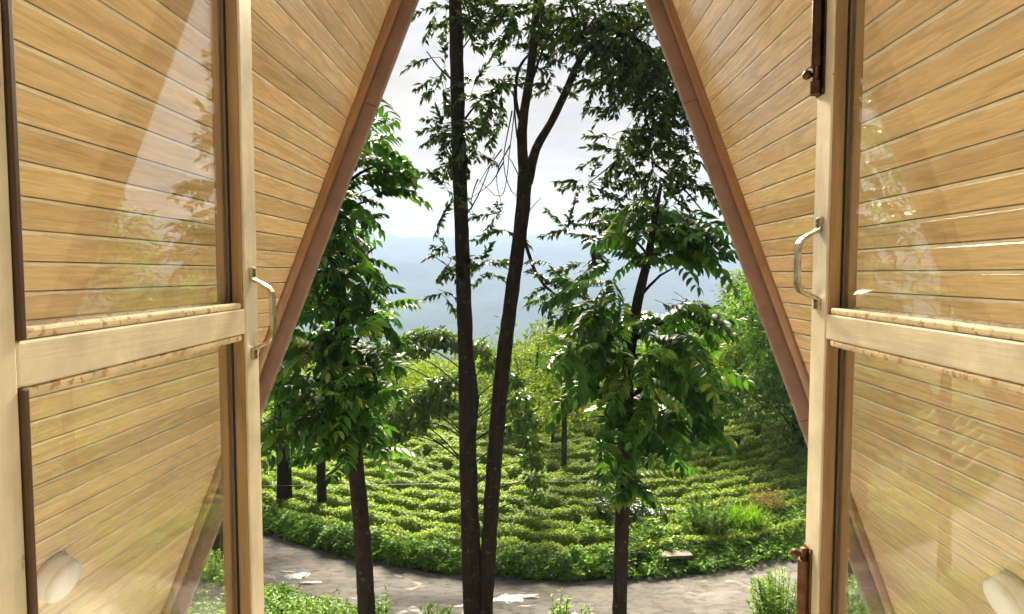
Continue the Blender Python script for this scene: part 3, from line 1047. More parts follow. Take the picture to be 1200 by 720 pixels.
# ------------------------------------------------------------------ foliage builders
def frond_mesh(name, L, pairs, droop, leaf_l, leaf_w, seed):
    """pinnate leaf along +x, drooping to -z, leaflets in pairs"""
    rr = np.random.default_rng(seed)
    pts = []
    for i in range(13):
        t = i / 12
        pts.append(Vector((L * (t - 0.12 * droop * t * t), 0.03 * math.sin(t * 3 + seed), L * (0.10 * t - 0.55 * droop * t * t))))
    V, F = tube_arrays(pts, [0.0045 * (1 - 0.75 * i / 12) for i in range(13)], 4)
    Vall = [np.array([tuple(v) for v in V])]
    tri = []
    for f in F:
        for k in range(1, len(f) - 1):
            tri.append((f[0], f[k], f[k + 1]))
    Fall = [np.array(tri)]
    var = [np.full(len(V), 0.5)]
    off = len(V)
    spots = []
    for k in range(pairs):
        t = 0.22 + 0.74 * k / (pairs - 1)
        for sgn in (-1, 1):
            spots.append((t + rr.uniform(-.012, .012), sgn))
    spots.append((1.0, 0))
    for (t, sgn) in spots:
        i = min(11.999, t * 12); a = int(i); f = i - a
        p = np.array(pts[a]) * (1 - f) + np.array(pts[a + 1]) * f
        tn = np.array(pts[a + 1]) - np.array(pts[a]); tn /= np.linalg.norm(tn)
        side = np.array([0, 1.0, 0])
        dd = tn * (0.50 if sgn else 1.0) + side * sgn * 0.9 + np.array([0, 0, -0.18 - 0.22 * droop]) + rr.normal(0, .07, 3)
        dd /= np.linalg.norm(dd)
        nn = np.array([0, 0, 1.0]) + rr.normal(0, .16, 3)
        s = np.cross(dd, nn); s /= np.linalg.norm(s); nn = np.cross(s, dd)
        taper = 0.72 + 0.5 * math.sin(math.pi * min(1, t * 0.9))
        ll = leaf_l * taper * rr.uniform(.85, 1.12) * 0.86; ww = leaf_w * taper * rr.uniform(.88, 1.1) * 0.9
        prof = [(0.0, 0.0, 0.0), (0.16, 0.34, 0.0), (0.42, 0.5, -0.02), (0.72, 0.36, -0.08), (1.0, 0.0, -0.20)]
        vv = []
        for (q, hw, dz) in prof:
            c = p + dd * ll * q + nn * ll * dz
            vv.append(c)
            if hw > 0:
                vv.append(c + s * ww * hw + nn * ww * 0.22 * hw * 2)
                vv.append(c - s * ww * hw + nn * ww * 0.22 * hw * 2)
        # 0 base | 1 c 2 l 3 r | 4 c 5 l 6 r | 7 c 8 l 9 r | 10 tip
        ff = [(0, 1, 2), (0, 3, 1), (1, 4, 5), (1, 5, 2), (1, 3, 6), (1, 6, 4), (4, 7, 8), (4, 8, 5), (4, 6, 9), (4, 9, 7), (7, 10, 8), (7, 9, 10)]
        Vall.append(np.array(vv)); Fall.append(np.array(ff) + off); off += 11
        var.append(np.full(11, rr.uniform(0.2, 0.75)))
    me = nmesh(name, np.concatenate(Vall), np.concatenate(Fall), np.concatenate(var), smooth=True)
    me.materials.append(M['frond'])
    return me


FRONDS = [frond_mesh("frond", 0.60 + 0.07 * (i % 4), 8 + i % 3, [0.3, 0.55, 0.8, 1.05, 1.3, 0.65, 0.4, 0.95][i], 0.185, 0.073, i) for i in range(8)]


def spray_mesh(name, L, nleaf, leaf_l, leaf_w, droop, seed, mat):
    """leafy twig along +x"""
    rr = np.random.default_rng(100 + seed)
    pts = []
    for i in range(7):
        t = i / 6
        pts.append(Vector((L * t, 0.05 * L * math.sin(t * 4 + seed), L * (0.12 * t - 0.35 * droop * t * t))))
    V, F = tube_arrays(pts, [0.005 * (1 - 0.7 * i / 6) for i in range(7)], 4)
    tri = []
    for f in F:
        for k in range(1, len(f) - 1):
            tri.append((f[0], f[k], f[k + 1]))
    t = np.sort(rr.uniform(0.15, 1.0, nleaf))
    P = np.array([tuple(p) for p in pts])
    i = np.minimum(5, (t * 6).astype(int)); f = (t * 6 - i)[:, None]
    pos = P[i] * (1 - f) + P[i + 1] * f
    a = rr.uniform(0, 2 * math.pi, nleaf)
    d = np.stack([np.full(nleaf, 0.75), np.cos(a) * 0.9, np.sin(a) * 0.45 - 0.45], 1) + rr.normal(0, .25, (nleaf, 3))
    n = np.stack([rr.normal(0, .4, nleaf), rr.normal(0, .4, nleaf), np.ones(nleaf)], 1)
    lv, lf, vr = leaf_arrays(pos, d, n, leaf_l * rr.uniform(.7, 1.2, nleaf), leaf_w * rr.uniform(.8, 1.2, nleaf), 0.2, rr.random(nleaf))
    V0 = np.array([tuple(v) for v in V])
    me = nmesh(name, np.concatenate([V0, lv]), np.concatenate([np.array(tri), lf + len(V0)]), np.concatenate([np.full(len(V0), .2), vr]))
    me.materials.append(mat)
    return me


SPRAYS = [spray_mesh("leaf_spray", 0.42 + 0.05 * (i % 3), 22 + 3 * (i % 4), 0.13, 0.050, [0.5, 0.9, 1.3, 0.3, 0.7, 1.1][i], i, M['small']) for i in range(6)]


def dir_rot(d, roll=0.0):
    d = Vector(d).normalized()
    zup = Vector((0, 0, 1))
    y = zup.cross(d)
    y = y.normalized() if y.length > 1e-4 else Vector((0, 1, 0))
    z = d.cross(y)
    m_ = Matrix((d, y, z)).transposed()
    return (m_ @ Matrix.Rotation(roll, 3, 'X')).to_euler()


def scatter_parts(root, name, meshes, spots, smin=0.75, smax=1.2):
    for (p, d, s) in spots:
        o = ob(name, random.choice(meshes), None, root)
        o.location = Vector(p) - root.location
        o.rotation_euler = dir_rot(d, random.uniform(-0.8, 0.8))
        k = s * random.uniform(smin, smax)
        o.scale = (k, k, k)


def rel(root, pts):
    return [Vector(p) - root.location for p in pts]


def limb_part(root, name, ctrl, rads, mat, n=10, rough=0.05, step=0.25, seed=0):
    p, r = smooth_path(ctrl, rads, step)
    return ob(name, tube(name, rel(root, p), r, n, rough, seed), mat, root)


def puff_crown(root, puffs, per, leaf_l, leaf_w, mat, droop=0.3, name="crown", flat=0.75, shell=0.35):
    """puffs: list of (centre, radius); leaves in each, denser towards the skin"""
    parts = []
    for (c, r) in puffs:
        nn = max(8, int(per * (r ** 2)))
        u = rand_dirs(nn, -0.75, 1.0)
        rad = r * (shell + (1 - shell) * rng.random(nn) ** 0.5)
        rad *= 1 + 0.25 * np.sin(u[:, 0] * 5 + c[0] * 3) * np.cos(u[:, 1] * 6 + c[2] * 5)
        pos = np.array([c[0], c[1], c[2]]) + u * rad[:, None] * np.array([1, 1, flat])
        d = u * 0.8 + rng.normal(0, .55, (nn, 3)) + np.array([0, 0, -droop])
        n = u * 0.7 + rng.normal(0, .45, (nn, 3)) + np.array([0, 0, 0.6])
        var = np.clip(rng.normal(0.45, 0.22, nn), 0, 1)
        parts.append(leaf_arrays(pos, d, n, leaf_l * rng.uniform(.7, 1.25, nn), leaf_w * rng.uniform(.8, 1.2, nn), 0.2, var))
    V, F, v = merge(parts)
    V = V - np.array(root.location)
    o = ob(name, nmesh(name, V, F, v), mat, root)
    return o


# ------------------------------------------------------------------ near trees
# tall pinnate-leaved tree on the left
def pinnate_tree(label, trunk_px, widths, Y, clumps, nfr, sub_limbs):
    base = at(*trunk_px[0], Y)
    gzb = float(gz(base.x, Y))
    root = thing("pinnate_tree", label, "tree", (base.x, Y, gzb))
    ctrl = [Vector((base.x + 0.02, Y, gzb - 0.1))] + [at(px, py, Y) for px, py in trunk_px]
    rads = [widths[0] * 1.25 * 0.5 / FPX * Y] + [w * 0.5 / FPX * Y for w in widths]
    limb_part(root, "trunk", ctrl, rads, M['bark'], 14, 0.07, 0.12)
    tp, tr = smooth_path(ctrl, rads, 0.1)
    spots = []
    for (px, py, rx, ry, dep, cnt) in clumps:
        for _ in range(cnt):
            a = random.uniform(0, 2 * math.pi); q = math.sqrt(random.random())
            p = at(px + rx * 0.84 * q * math.cos(a), py + ry * 0.92 * q * math.sin(a), Y + random.uniform(-dep, dep))
            # axis point of the trunk at the same height
            ax = min(tp, key=lambda t: abs(t.z - p.z - 0.25))
            d = Vector((p.x - ax.x, p.y - ax.y, 0))
            if d.length < 0.05:
                d = Vector((random.uniform(-1, 1), random.uniform(-1, 0.3), 0))
            d = d.normalized() + Vector((random.uniform(-.8, .8), random.uniform(-1.0, .4), random.uniform(-0.5, 0.7)))
            spots.append((p - d.normalized() * 0.3, d, 1.0))
    random.shuffle(spots)
    scatter_parts(root, "frond", FRONDS, spots[:nfr])
    # twigs that carry the leaves
    for (pa, pb, w) in sub_limbs:
        a, b = at(*pa, Y), at(*pb, Y + random.uniform(-.3, .3))
        mid = (a + b) / 2 + Vector((0, 0, 0.08))
        limb_part(root, "limb", [a, mid, b], [w, w * 0.7, w * 0.35], M['bark'], 7, 0.05, 0.15)
    return root


pinnate_tree("dark pinnate-leaved tree leaning beside the left roof edge",
             [(430, 725), (424, 620), (414, 520), (404, 420), (396, 320), (390, 220), (386, 120), (383, 20)],
             [21, 20, 19, 18, 16, 14, 12, 9], 8.0,
             [(400, 350, 70, 60, 0.7, 75), (395, 430, 75, 50, 0.7, 75), (385, 480, 60, 40, 0.6, 45), (420, 520, 30, 30, 0.4, 18), (385, 260, 60, 60, 0.6, 55), (345, 470, 28, 40, 0.5, 25),
              (425, 175, 34, 50, 0.4, 22), (455, 205, 28, 28, 0.3, 10), (385, 100, 50, 70, .7, 22), (365, 180, 40, 50, .6, 6)], 320,
             [((404, 420), (450, 370), .03), ((398, 340), (440, 290), .03), ((396, 320), (340, 350), .03), ((410, 470), (350, 440), .03),
              ((390, 230), (455, 190), .028), ((388, 180), (440, 140), .025), ((392, 260), (440, 235), .024), ((412, 500), (455, 470), .02)])

pinnate_tree("slim pinnate-leaved tree with dense drooping crown right of the twin-trunked tree",
             [(726, 725), (728, 640), (731, 560), (733, 480), (738, 410), (748, 350), (760, 300), (768, 250), (775, 215)],
             [17, 17, 17, 16, 15, 12, 9, 7, 4], 8.0,
             [(740, 430, 95, 70, 0.9, 95), (700, 400, 50, 50, 0.7, 30), (800, 400, 50, 60, 0.7, 40), (745, 515, 60, 42, 0.6, 34), (735, 570, 18, 20, 0.3, 5), (770, 270, 60, 45, 0.6, 50), (815, 280, 30, 35, .5, 14),
              (690, 340, 35, 30, .5, 12), (820, 470, 25, 40, .4, 14)], 300,
             [((738, 410), (690, 370), .03), ((740, 400), (810, 370), .035), ((733, 460), (680, 430), .028), ((733, 470), (800, 440), .03),
              ((748, 350), (800, 310), .022), ((760, 300), (720, 270), .02), ((732, 520), (770, 500), .02), ((733, 500), (690, 490), .02)])


# twin-trunked tree in the middle
YT = 9.0
tb = at(559, 725, YT)
twin = thing("twin_trunked_tree", "tall dark tree with two trunks rising from one base in the middle", "tree", (tb.x, YT, float(gz(tb.x, YT))))
k_ = 0.5 / FPX * YT
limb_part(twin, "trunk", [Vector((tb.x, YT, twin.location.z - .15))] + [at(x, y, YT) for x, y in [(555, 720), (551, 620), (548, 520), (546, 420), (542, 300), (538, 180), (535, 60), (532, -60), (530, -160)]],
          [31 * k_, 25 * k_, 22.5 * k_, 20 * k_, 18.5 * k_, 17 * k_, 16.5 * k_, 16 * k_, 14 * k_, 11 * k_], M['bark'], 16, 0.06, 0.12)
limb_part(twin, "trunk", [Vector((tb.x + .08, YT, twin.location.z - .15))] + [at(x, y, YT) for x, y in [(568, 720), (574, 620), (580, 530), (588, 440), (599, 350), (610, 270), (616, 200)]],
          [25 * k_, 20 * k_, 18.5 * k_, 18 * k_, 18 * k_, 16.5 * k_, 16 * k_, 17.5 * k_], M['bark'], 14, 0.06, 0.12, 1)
limb_part(twin, "limb", [at(x, y, YT) for x, y in [(615, 215), (612, 175), (613, 140), (621, 90), (627, 30), (632, -40)]], [13 * k_, 12 * k_, 11 * k_, 10 * k_, 9 * k_, 7 * k_], M['bark'], 12, 0.05, 0.12, 2)
limb_part(twin, "limb", [at(x, y, YT) for x, y in [(618, 215), (628, 175), (645, 145), (662, 110), (680, 70), (700, 48), (735, 38), (775, 20)]], [13 * k_, 10.5 * k_, 9 * k_, 9 * k_, 8 * k_, 7 * k_, 5 * k_, 3 * k_], M['bark'], 12, 0.05, 0.12, 3)
for (pts, w) in [([(612, 150), (604, 115), (608, 80), (622, 62), (640, 40)], 5), ([(617, 200), (606, 160), (602, 110)], 3), ([(690, 60), (672, 20), (660, -20)], 4), ([(625, 90), (640, 50), (665, 20)], 3.5),
                 ([(735, 38), (775, 70), (800, 120)], 4), ([(700, 48), (740, 90), (760, 150), (765, 200)], 4), ([(765, 190), (800, 220), (825, 250)], 3), ([(760, 150), (720, 190), (690, 215)], 2.5), ([(765, 200), (740, 250), (690, 262)], 2.4),
                 ([(611, 270), (628, 320), (650, 345), (690, 365)], 4.5), ([(612, 262), (622, 245), (634, 232)], 1.4),
                 ([(538, 150), (560, 120), (585, 105)], 3), ([(537, 100), (515, 80), (500, 60)], 2.6), ([(540, 200), (520, 170), (508, 140)], 2.4), ([(535, 30), (565, 15), (590, 20)], 3), ([(541, 260), (560, 230), (580, 180)], 2),
                 ([(543, 320), (525, 312), (508, 300)], 1.8), ([(543, 330), (560, 312), (572, 305)], 1.6)]:
    dy = random.uniform(-0.35, 0.35)
    P_ = [at(x, y, YT + dy * i / len(pts)) for i, (x, y) in enumerate(pts)]
    limb_part(twin, "limb", P_, [w * k_ * (1 - 0.55 * i / (len(pts) - 1)) for i in range(len(pts))], M['bark'], 6, 0.05, 0.15)
# bare hanging twigs between the two trunks
for pts in [[(605, 110), (598, 170), (588, 230), (560, 210)], [(600, 130), (590, 190), (600, 225), (612, 232)], [(588, 175), (570, 200), (556, 225)], [(598, 170), (582, 205), (590, 250)], [(590, 190), (575, 215), (548, 235)],
            [(560, 210), (552, 235), (556, 262)], [(612, 215), (600, 190), (592, 180)], [(540, 60), (560, 30), (572, -10)]]:
    P_ = [at(x, y, YT + 0.1) for x, y in pts]
    limb_part(twin, "twig", P_, [0.012] + [0.007] * (len(pts) - 2) + [0.003], M['bark2'], 5, 0, 0.12)
spots = []
for (px, py, rx, ry, dep, cnt) in [
        (530, 8, 38, 32, .6, 28), (575, 25, 30, 25, .5, 9), (520, 85, 24, 30, .5, 9), (555, 110, 28, 40, .5, 11), (520, 150, 26, 30, .5, 17), (546, 165, 30, 34, .5, 20), (528, 205, 20, 22, .4, 7), (575, 125, 25, 40, .5, 7), (522, 225, 16, 18, .3, 4),
        (590, 95, 20, 25, .4, 7), (605, 60, 25, 40, .5, 10), (610, 20, 35, 25, .5, 10), (585, 150, 22, 15, .4, 4), (650, 70, 22, 30, .4, 8), (645, 110, 18, 18, .4, 3), (655, 10, 40, 20, .6, 20), (600, 10, 40, 16, .5, 10),
        (705, 18, 50, 28, .8, 40), (745, 55, 45, 40, .9, 46), (785, 100, 38, 45, .9, 48), (715, 95, 36, 30, .8, 20), (745, 135, 40, 35, .8, 34), (800, 170, 34, 35, .8, 36), (720, 175, 36, 28, .7, 14), (765, 200, 36, 28, .7, 26), (815, 220, 26, 26, .7, 14),
        (690, 215, 32, 14, .5, 9), (725, 245, 34, 22, .6, 16), (668, 268, 28, 12, .4, 7), (705, 280, 26, 18, .5, 10), (775, 245, 40, 20, .6, 14),
        (523, 310, 17, 22, .3, 9), (564, 308, 16, 12, .3, 6), (571, 322, 12, 6, .3, 2), (585, 255, 16, 12, .3, 4), (590, 272, 10, 8, .3, 2), (520, 345, 10, 14, .3, 3), (517, 258, 10, 8, .3, 2),
        (655, 340, 28, 20, .4, 9), (685, 320, 24, 24, .4, 8), (640, 310, 10, 10, .3, 2)]:
    for _ in range(cnt):
        a = random.uniform(0, 2 * math.pi); q = math.sqrt(random.random())
        p = at(px + rx * q * math.cos(a), py + ry * q * math.sin(a), YT + random.uniform(-dep, dep))
        d = Vector((math.cos(a), random.uniform(-.8, .8), -math.sin(a) * 0.6 + random.uniform(-.5, .2)))
        spots.append((p - d.normalized() * 0.2, d, 1.0))
ND = 300
order = list(range(len(spots))); random.shuffle(order)
scatter_parts(twin, "leaf_spray", SPRAYS, [spots[i] for i in order[:ND]], 0.75, 1.1)
# the rest of its foliage as one mass
rest = [spots[i] for i in order[ND:]]
Vs, Fs, vv, off = [], [], [], 0
for (p, d, s) in rest + [(Vector(p) + Vector((random.uniform(-.3, .3), random.uniform(.2, .9), random.uniform(-.25, .25))), (random.uniform(-1, 1), random.uniform(-1, 1), -.3), 1) for (p, d, s) in spots if p.x > 0.5 and p.z > E + 0.4][:110]:
    me = random.choice(SPRAYS)
    co = np.empty(len(me.vertices) * 3, np.float32); me.vertices.foreach_get("co", co); co = co.reshape(-1, 3)
    fi = np.empty(len(me.loops), np.int32); me.loops.foreach_get("vertex_index", fi)
    va = np.empty(len(me.vertices), np.float32); me.attributes['var'].data.foreach_get("value", va)
    rm = np.array(dir_rot(d, random.uniform(-.5, .5)).to_matrix())
    Vs.append(co @ rm.T * random.uniform(.75, 1.1) + np.array(Vector(p) - twin.location)); Fs.append(fi.reshape(-1, 3) + off); vv.append(va); off += len(co)
if Vs:
    o = ob("foliage", nmesh("foliage", np.concatenate(Vs), np.concatenate(Fs), np.concatenate(vv)), M['small'], twin)
    o["kind"] = "stuff"


# ------------------------------------------------------------------ trees beyond the road
def tree_px(name, label, base_px, Y, top_py, trunk_w, clumps, per, leaf, mat, bark='bark2', lean=0, group=None, limbs=True, droop=0.3, grow=1.0):
    """tree whose trunk foot stands under base_px at distance Y; clumps are (px, py, radius in px, depth offset)"""
    b = at(base_px, 500, Y)
    zb = float(gz(b.x, Y))
    root = thing(name, label, "tree", (b.x, Y, zb), group=group)
    top = at(base_px + lean, top_py, Y)
    r0 = trunk_w * 0.5 / FPX * Y
    foot = Vector((b.x, Y, zb - 0.15))
    m1 = foot.lerp(top, 0.35) + Vector((random.uniform(-.1, .1) * Y / 20, 0, 0))
    m2 = foot.lerp(top, 0.7) + Vector((random.uniform(-.15, .15) * Y / 20, 0, 0))
    ctrl = [foot, m1, m2, top]
    p, r = smooth_path(ctrl, [r0 * 1.2, r0, r0 * 0.75, r0 * 0.3], Y * 0.03)
    tubes = [(rel(root, p), r)]
    puffs = []
    for (px, py, rp, dy) in clumps:
        c = at(px, py, Y + dy)
        puffs.append((c, grow * rp / FPX * Y))
        if limbs:
            ax = min(p, key=lambda t: (t - c).length + abs(t.z - c.z + 0.6 * (t - c).length) * 0.6)
            mid = ax.lerp(c, 0.5) + Vector((0, 0, 0.12 * (c - ax).length))
            rr_ = max(0.008, r0 * 0.15)
            lp, lr = smooth_path([ax, mid, c], [rr_, rr_ * 0.7, rr_ * 0.3], Y * 0.02)
            tubes.append((rel(root, lp), lr))
    V, F = join_tubes(tubes, 8, 0.05)
    ob("trunk", nmesh("trunk", [tuple(v) for v in V], F, smooth=True), M[bark], root)
    puff_crown(root, puffs, per, leaf, leaf * 0.42, mat, droop)
    return root


def clumps_in(cx, cy, rx, ry, n, rmin, rmax, dep, seed):
    rr = random.Random(seed)
    out_ = []
    for _ in range(n):
        a = rr.uniform(0, 2 * math.pi); q = math.sqrt(rr.random())
        out_.append((cx + rx * q * math.cos(a), cy + ry * q * math.sin(a), rr.uniform(rmin, rmax), rr.uniform(-dep, dep)))
    return out_


# lance-leaved tree behind the twin trunks, boughs sweeping out to both sides
tree_px("lance_leaved_tree", "lance-leaved tree just across the road, boughs drooping either side of the twin trunks", 551, 15.2, 400, 13,
        [(530, 402, 10, .1), (515, 396, 12, 0), (500, 396, 11, .3), (485, 400, 12, .2), (470, 404, 11, -.2), (456, 411, 10, 0), (444, 420, 8, .1), (492, 410, 9, -.3),
         (528, 448, 11, .3), (512, 455, 13, 0), (496, 464, 13, .2), (480, 474, 13, -.2), (466, 487, 12, .1), (455, 500, 10, 0), (505, 478, 11, .3), (488, 494, 11, .1), (470, 508, 8, .1), (520, 474, 10, -.3),
         (560, 410, 12, 0), (574, 425, 11, .4), (598, 445, 11, -.2), (610, 468, 11, .1), (617, 492, 11, 0), (622, 516, 11, .1), (624, 540, 10, 0), (626, 562, 9, 0), (628, 582, 7, 0), (606, 500, 9, .5), (590, 465, 10, .5)],
        2300, 0.18, M['mango'], 'bark', droop=0.9, grow=1.3)
# two dark trunks at the left verge
tree_px("verge_tree", "thick dark trunk on the verge nearest the left window stile", 331, 16.3, 430, 17,
        clumps_in(335, 470, 34, 40, 14, 12, 22, 1.0, 1), 420, 0.17, M['back_dk'], 'bark')
tree_px("verge_tree", "thinner dark trunk on the verge just left of the leaning tree", 377, 16.0, 450, 11,
        clumps_in(380, 500, 36, 45, 14, 12, 20, 1.0, 2), 420, 0.17, M['back_dk'], 'bark')
# thick leafy tree at the right edge
tree_px("leafy_tree", "spreading deep green tree next to the right roof edge", 936, 21.5, 340, 13,
        clumps_in(905, 410, 60, 80, 44, 16, 30, 2.0, 3) + clumps_in(925, 480, 32, 60, 14, 14, 24, 1.0, 33), 300, 0.20, M['back_dk'], 'bark')
tree_px("leafy_tree", "bright leafy tree between the drooping crown and the right roof edge", 862, 26, 330, 8,
        clumps_in(862, 385, 40, 70, 32, 13, 24, 1.5, 4), 260, 0.22, M['back'], 'bark2')
tree_px("roadside_tree", "dense roadside tree behind the right roof slope, mirrored in the left pane", 1000, 12.6, 260, 12,
        clumps_in(1010, 335, 95, 105, 42, 26, 44, 1.3, 41), 420, 0.17, M['back_dk'], 'bark')
tree_px("roadside_tree", "dense roadside tree behind the left roof slope, mirrored in the right pane", 250, 12.6, 120, 12,
        clumps_in(240, 190, 95, 190, 60, 24, 42, 1.3, 42), 170, 0.17, M['back_dk'], 'bark')
# slender young trees among the tea
SL = "slender young trees among the tea"
for (px, Y, top, w, cl, seed, mat, lab) in [
        (661, 19.0, 345, 6, (655, 440, 34, 80, 30, 8, 15), 11, 'back', "slender young tree, tallest among the tea, left of the drooping crown"),
        (702, 18.2, 400, 4, (700, 470, 20, 50, 12, 8, 14), 12, 'back', "thin sapling just left of the slim pinnate tree's trunk"),
        (811, 21.5, 440, 5, (812, 470, 26, 30, 12, 9, 15), 13, 'back', "thin tree among the tea right of the drooping crown"),
        (828, 22.5, 430, 7, (838, 450, 30, 34, 12, 9, 16), 14, 'back_dk', "stouter twin-stemmed young tree among the tea on the right slope"),
        (618, 30.0, 420, 5, (612, 450, 36, 44, 20, 11, 20), 15, 'back', "pale young tree behind the right of the twin trunks"),
        (640, 33.0, 410, 4, (650, 430, 34, 50, 20, 10, 18), 16, 'back', "pale young tree farther back beside the tallest slender tree"),
        (583, 34.0, 430, 4, (575, 468, 26, 30, 12, 10, 18), 17, 'back', "young tree seen between the two trunks"),
        (470, 33.0, 440, 4, (470, 470, 40, 26, 14, 10, 18), 18, 'back', "low yellow-green tree at the far edge of the tea, left of the twin trunks"),
        (520, 35.0, 430, 5, (515, 470, 30, 30, 12, 10, 18), 19, 'back', "small round tree at the far edge of the tea close to the twin trunks"),
        (443, 27.0, 500, 3, (443, 497, 18, 12, 7, 7, 12), 20, 'back', "tiny tree standing in the open tea left of the twin trunks"),
        (690, 36.0, 390, 5, (690, 425, 36, 60, 24, 11, 20), 21, 'back_dk', "tree at the far field edge behind the thin sapling"),
        (770, 34.0, 400, 5, (775, 450, 40, 40, 16, 12, 20), 22, 'back_dk', "tree at the far field edge behind the slim pinnate tree"),
        (600, 27.0, 440, 3, (600, 480, 22, 34, 12, 8, 14), 24, 'back', "thin pale tree close to the right of the twin trunks"),
        (678, 26.0, 420, 3, (676, 480, 22, 44, 14, 8, 14), 25, 'back', "thin pale tree between the tallest slender tree and the sapling"),
        (716, 29.0, 410, 4, (716, 455, 24, 44, 14, 9, 15), 26, 'back', "pale tree half hidden left of the slim pinnate tree's trunk"),
        (760, 25.0, 430, 3, (762, 490, 24, 36, 12, 8, 14), 27, 'back', "thin pale tree just right of the slim pinnate tree's trunk"),
        (790, 28.0, 420, 4, (792, 465, 26, 40, 14, 9, 15), 28, 'back', "pale tree under the right end of the drooping crown"),
        (852, 30.0, 410, 5, (852, 450, 30, 44, 16, 10, 17), 29, 'back', "bright tree on the slope left of the spreading deep green tree"),
        (880, 36.0, 400, 6, (880, 430, 40, 40, 16, 14, 24), 23, 'back', "tree at the top of the slope by the right roof edge")]:
    tree_px("slender_tree", lab, px, Y, top, w, clumps_in(*cl[:4], cl[4], cl[5], cl[6], 0.8, seed), 420 if Y < 25 else 300, 0.16 if Y < 25 else 0.24, M[mat], 'bark2', random.uniform(-6, 6), SL)
for i in range(18):
    px = [566, 590, 606, 628, 646, 664, 684, 700, 724, 744, 772, 800, 822, 844, 868, 470, 500, 530][i]
    Y = random.uniform(21.5, 28.5)
    top = random.uniform(395, 435) if px > 600 else random.uniform(440, 470)
    tree_px("thicket_tree", "one of the small pale trees crowding behind the tea field", px, Y, top, random.uniform(2.5, 4.5),
            clumps_in(px, top + 38, 22, 40, 17, 8, 16, 0.8, 60 + i), 480, 0.17, M['back' if i % 3 else 'back_dk'], 'bark2', random.uniform(-5, 5), "small trees crowding behind the tea field")
# belt of wood dropping into the valley behind the field
parts = []
for i in range(380):
    Y = random.uniform(33, 80)
    px = random.uniform(300, 960) if i % 3 else random.uniform(430, 640)
    x = at(px, 400, Y).x
    zt = min(float(gz(x, Y)) + random.uniform(5, 12), E - Y * ((424 if 430 < px < 590 else 400) - 321) / FPX - random.uniform(0.4, 2.4))
    c = np.array([x, Y, zt]); r = random.uniform(0.9, 2.2)
    nn = 150
    u = rand_dirs(nn, -.6, 1)
    pos = c + u * (r * (.4 + .6 * rng.random(nn) ** .5))[:, None] * np.array([1, 1, 1.3]) + np.array([0, 0, -1]) * (rng.random(nn) * 2.5)[:, None]
    parts.append(leaf_arrays(pos, u + rng.normal(0, .5, (nn, 3)), u * .6 + rng.normal(0, .4, (nn, 3)) + np.array([0, 0, .6]), rng.uniform(.26, .46, nn), rng.uniform(.13, .2, nn), .2, np.clip(rng.normal(random.uniform(.3, .7), .15, nn), 0, 1)))
V, F, v = merge(parts)
o = ob("valley_wood", nmesh("valley_wood", V, F, v), M['back'])
o["kind"] = "stuff"; o["label"] = "hazy mass of treetops falling away behind the tea field"; o["category"] = "wood"

# ------------------------------------------------------------------ tea
def row_v(x, y):
    return y - 0.036 * (np.clip(x, -16, 16) - 0.5) ** 2


ROWP = 0.66


def tea_h(x, y):
    """height of the tea canopy above ground, 0 in the gaps"""
    v = row_v(x, y) + 0.20 * wobble(x, y, 0.5, 2.0) + 0.07 * wobble(x, y, 1.9, 5.0)
    ph = (v / ROWP) % 1.0
    prof = np.clip(1 - (np.abs(ph - 0.5) / 0.43) ** 3.0, 0, 1)
    k = np.floor(v / ROWP)
    bush = np.abs(np.sin(x * 3.6 + k * 2.39 + 0.8 * wobble(x, k * 1.7, 0.9, 3.0)))
    lump = 0.72 + 0.24 * bush ** 0.5 + 0.22 * wobble(x + k * 1.3, y, 1.1, 8.0)
    gap = np.clip((wobble(x + k * 3.7, k * 2.1, 1.4, 5.0) + 0.70) * 4, 0.15, 1)
    return 0.46 * prof * lump * gap


def tea_field():
    ys = np.arange(12.8, 40, 0.085)
    V, q = [], None
    us = np.linspace(-1, 1, 170)
    X = np.stack([us * (0.56 * y + 1.5) for y in ys]); Y = np.repeat(ys[:, None], len(us), 1)
    f = Y - road_far(X)
    edge = np.clip((f - 0.55) / 0.5, 0, 1)
    Z = gz(X, Y) + tea_h(X, Y) * edge - np.where(f < 0.3, 0.25, 0.02)
    V = np.stack([X, Y, Z], -1).reshape(-1, 3)
    a, b = X.shape
    i, j = np.meshgrid(np.arange(a - 1), np.arange(b - 1), indexing='ij')
    q = (i * b + j).ravel()
    F = np.stack([q, q + 1, q + b + 1, q + b], 1)
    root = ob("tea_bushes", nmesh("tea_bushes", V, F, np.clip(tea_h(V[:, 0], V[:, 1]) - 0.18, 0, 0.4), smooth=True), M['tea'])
    root["kind"] = "stuff"; root["label"] = "rows of clipped yellow-green tea bushes beyond the road"; root["category"] = "tea bushes"
    # leaves
    N = 400000
    y = 13.0 + 27 * rng.random(N) ** 1.25
    x = rng.uniform(-1, 1, N) * (0.50 * y + 1.0)
    f = y - road_far(x)
    h = tea_h(x, y)
    keep = (f > 0.6) & (h > 0.17)
    x, y, h = x[keep], y[keep], h[keep]
    n = len(x)
    z = gz(x, y) + h + rng.uniform(-0.04, 0.05, n)
    d = rand_dirs(n, -0.25, 0.7)
    nn = np.stack([rng.normal(0, .45, n), rng.normal(0, .45, n), np.ones(n)], 1)
    size = rng.uniform(0.05, 0.095, n) * (0.75 + y / 55)
    patch = wobble(x * 0.8, y * 0.8, 1.0, 7.0)
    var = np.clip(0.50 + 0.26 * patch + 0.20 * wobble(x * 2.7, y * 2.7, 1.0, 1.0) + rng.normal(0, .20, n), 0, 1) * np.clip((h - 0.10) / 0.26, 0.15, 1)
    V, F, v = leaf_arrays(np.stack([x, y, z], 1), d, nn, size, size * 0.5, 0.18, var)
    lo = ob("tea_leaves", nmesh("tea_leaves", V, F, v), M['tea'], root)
    lo["kind"] = "stuff"


tea_field()


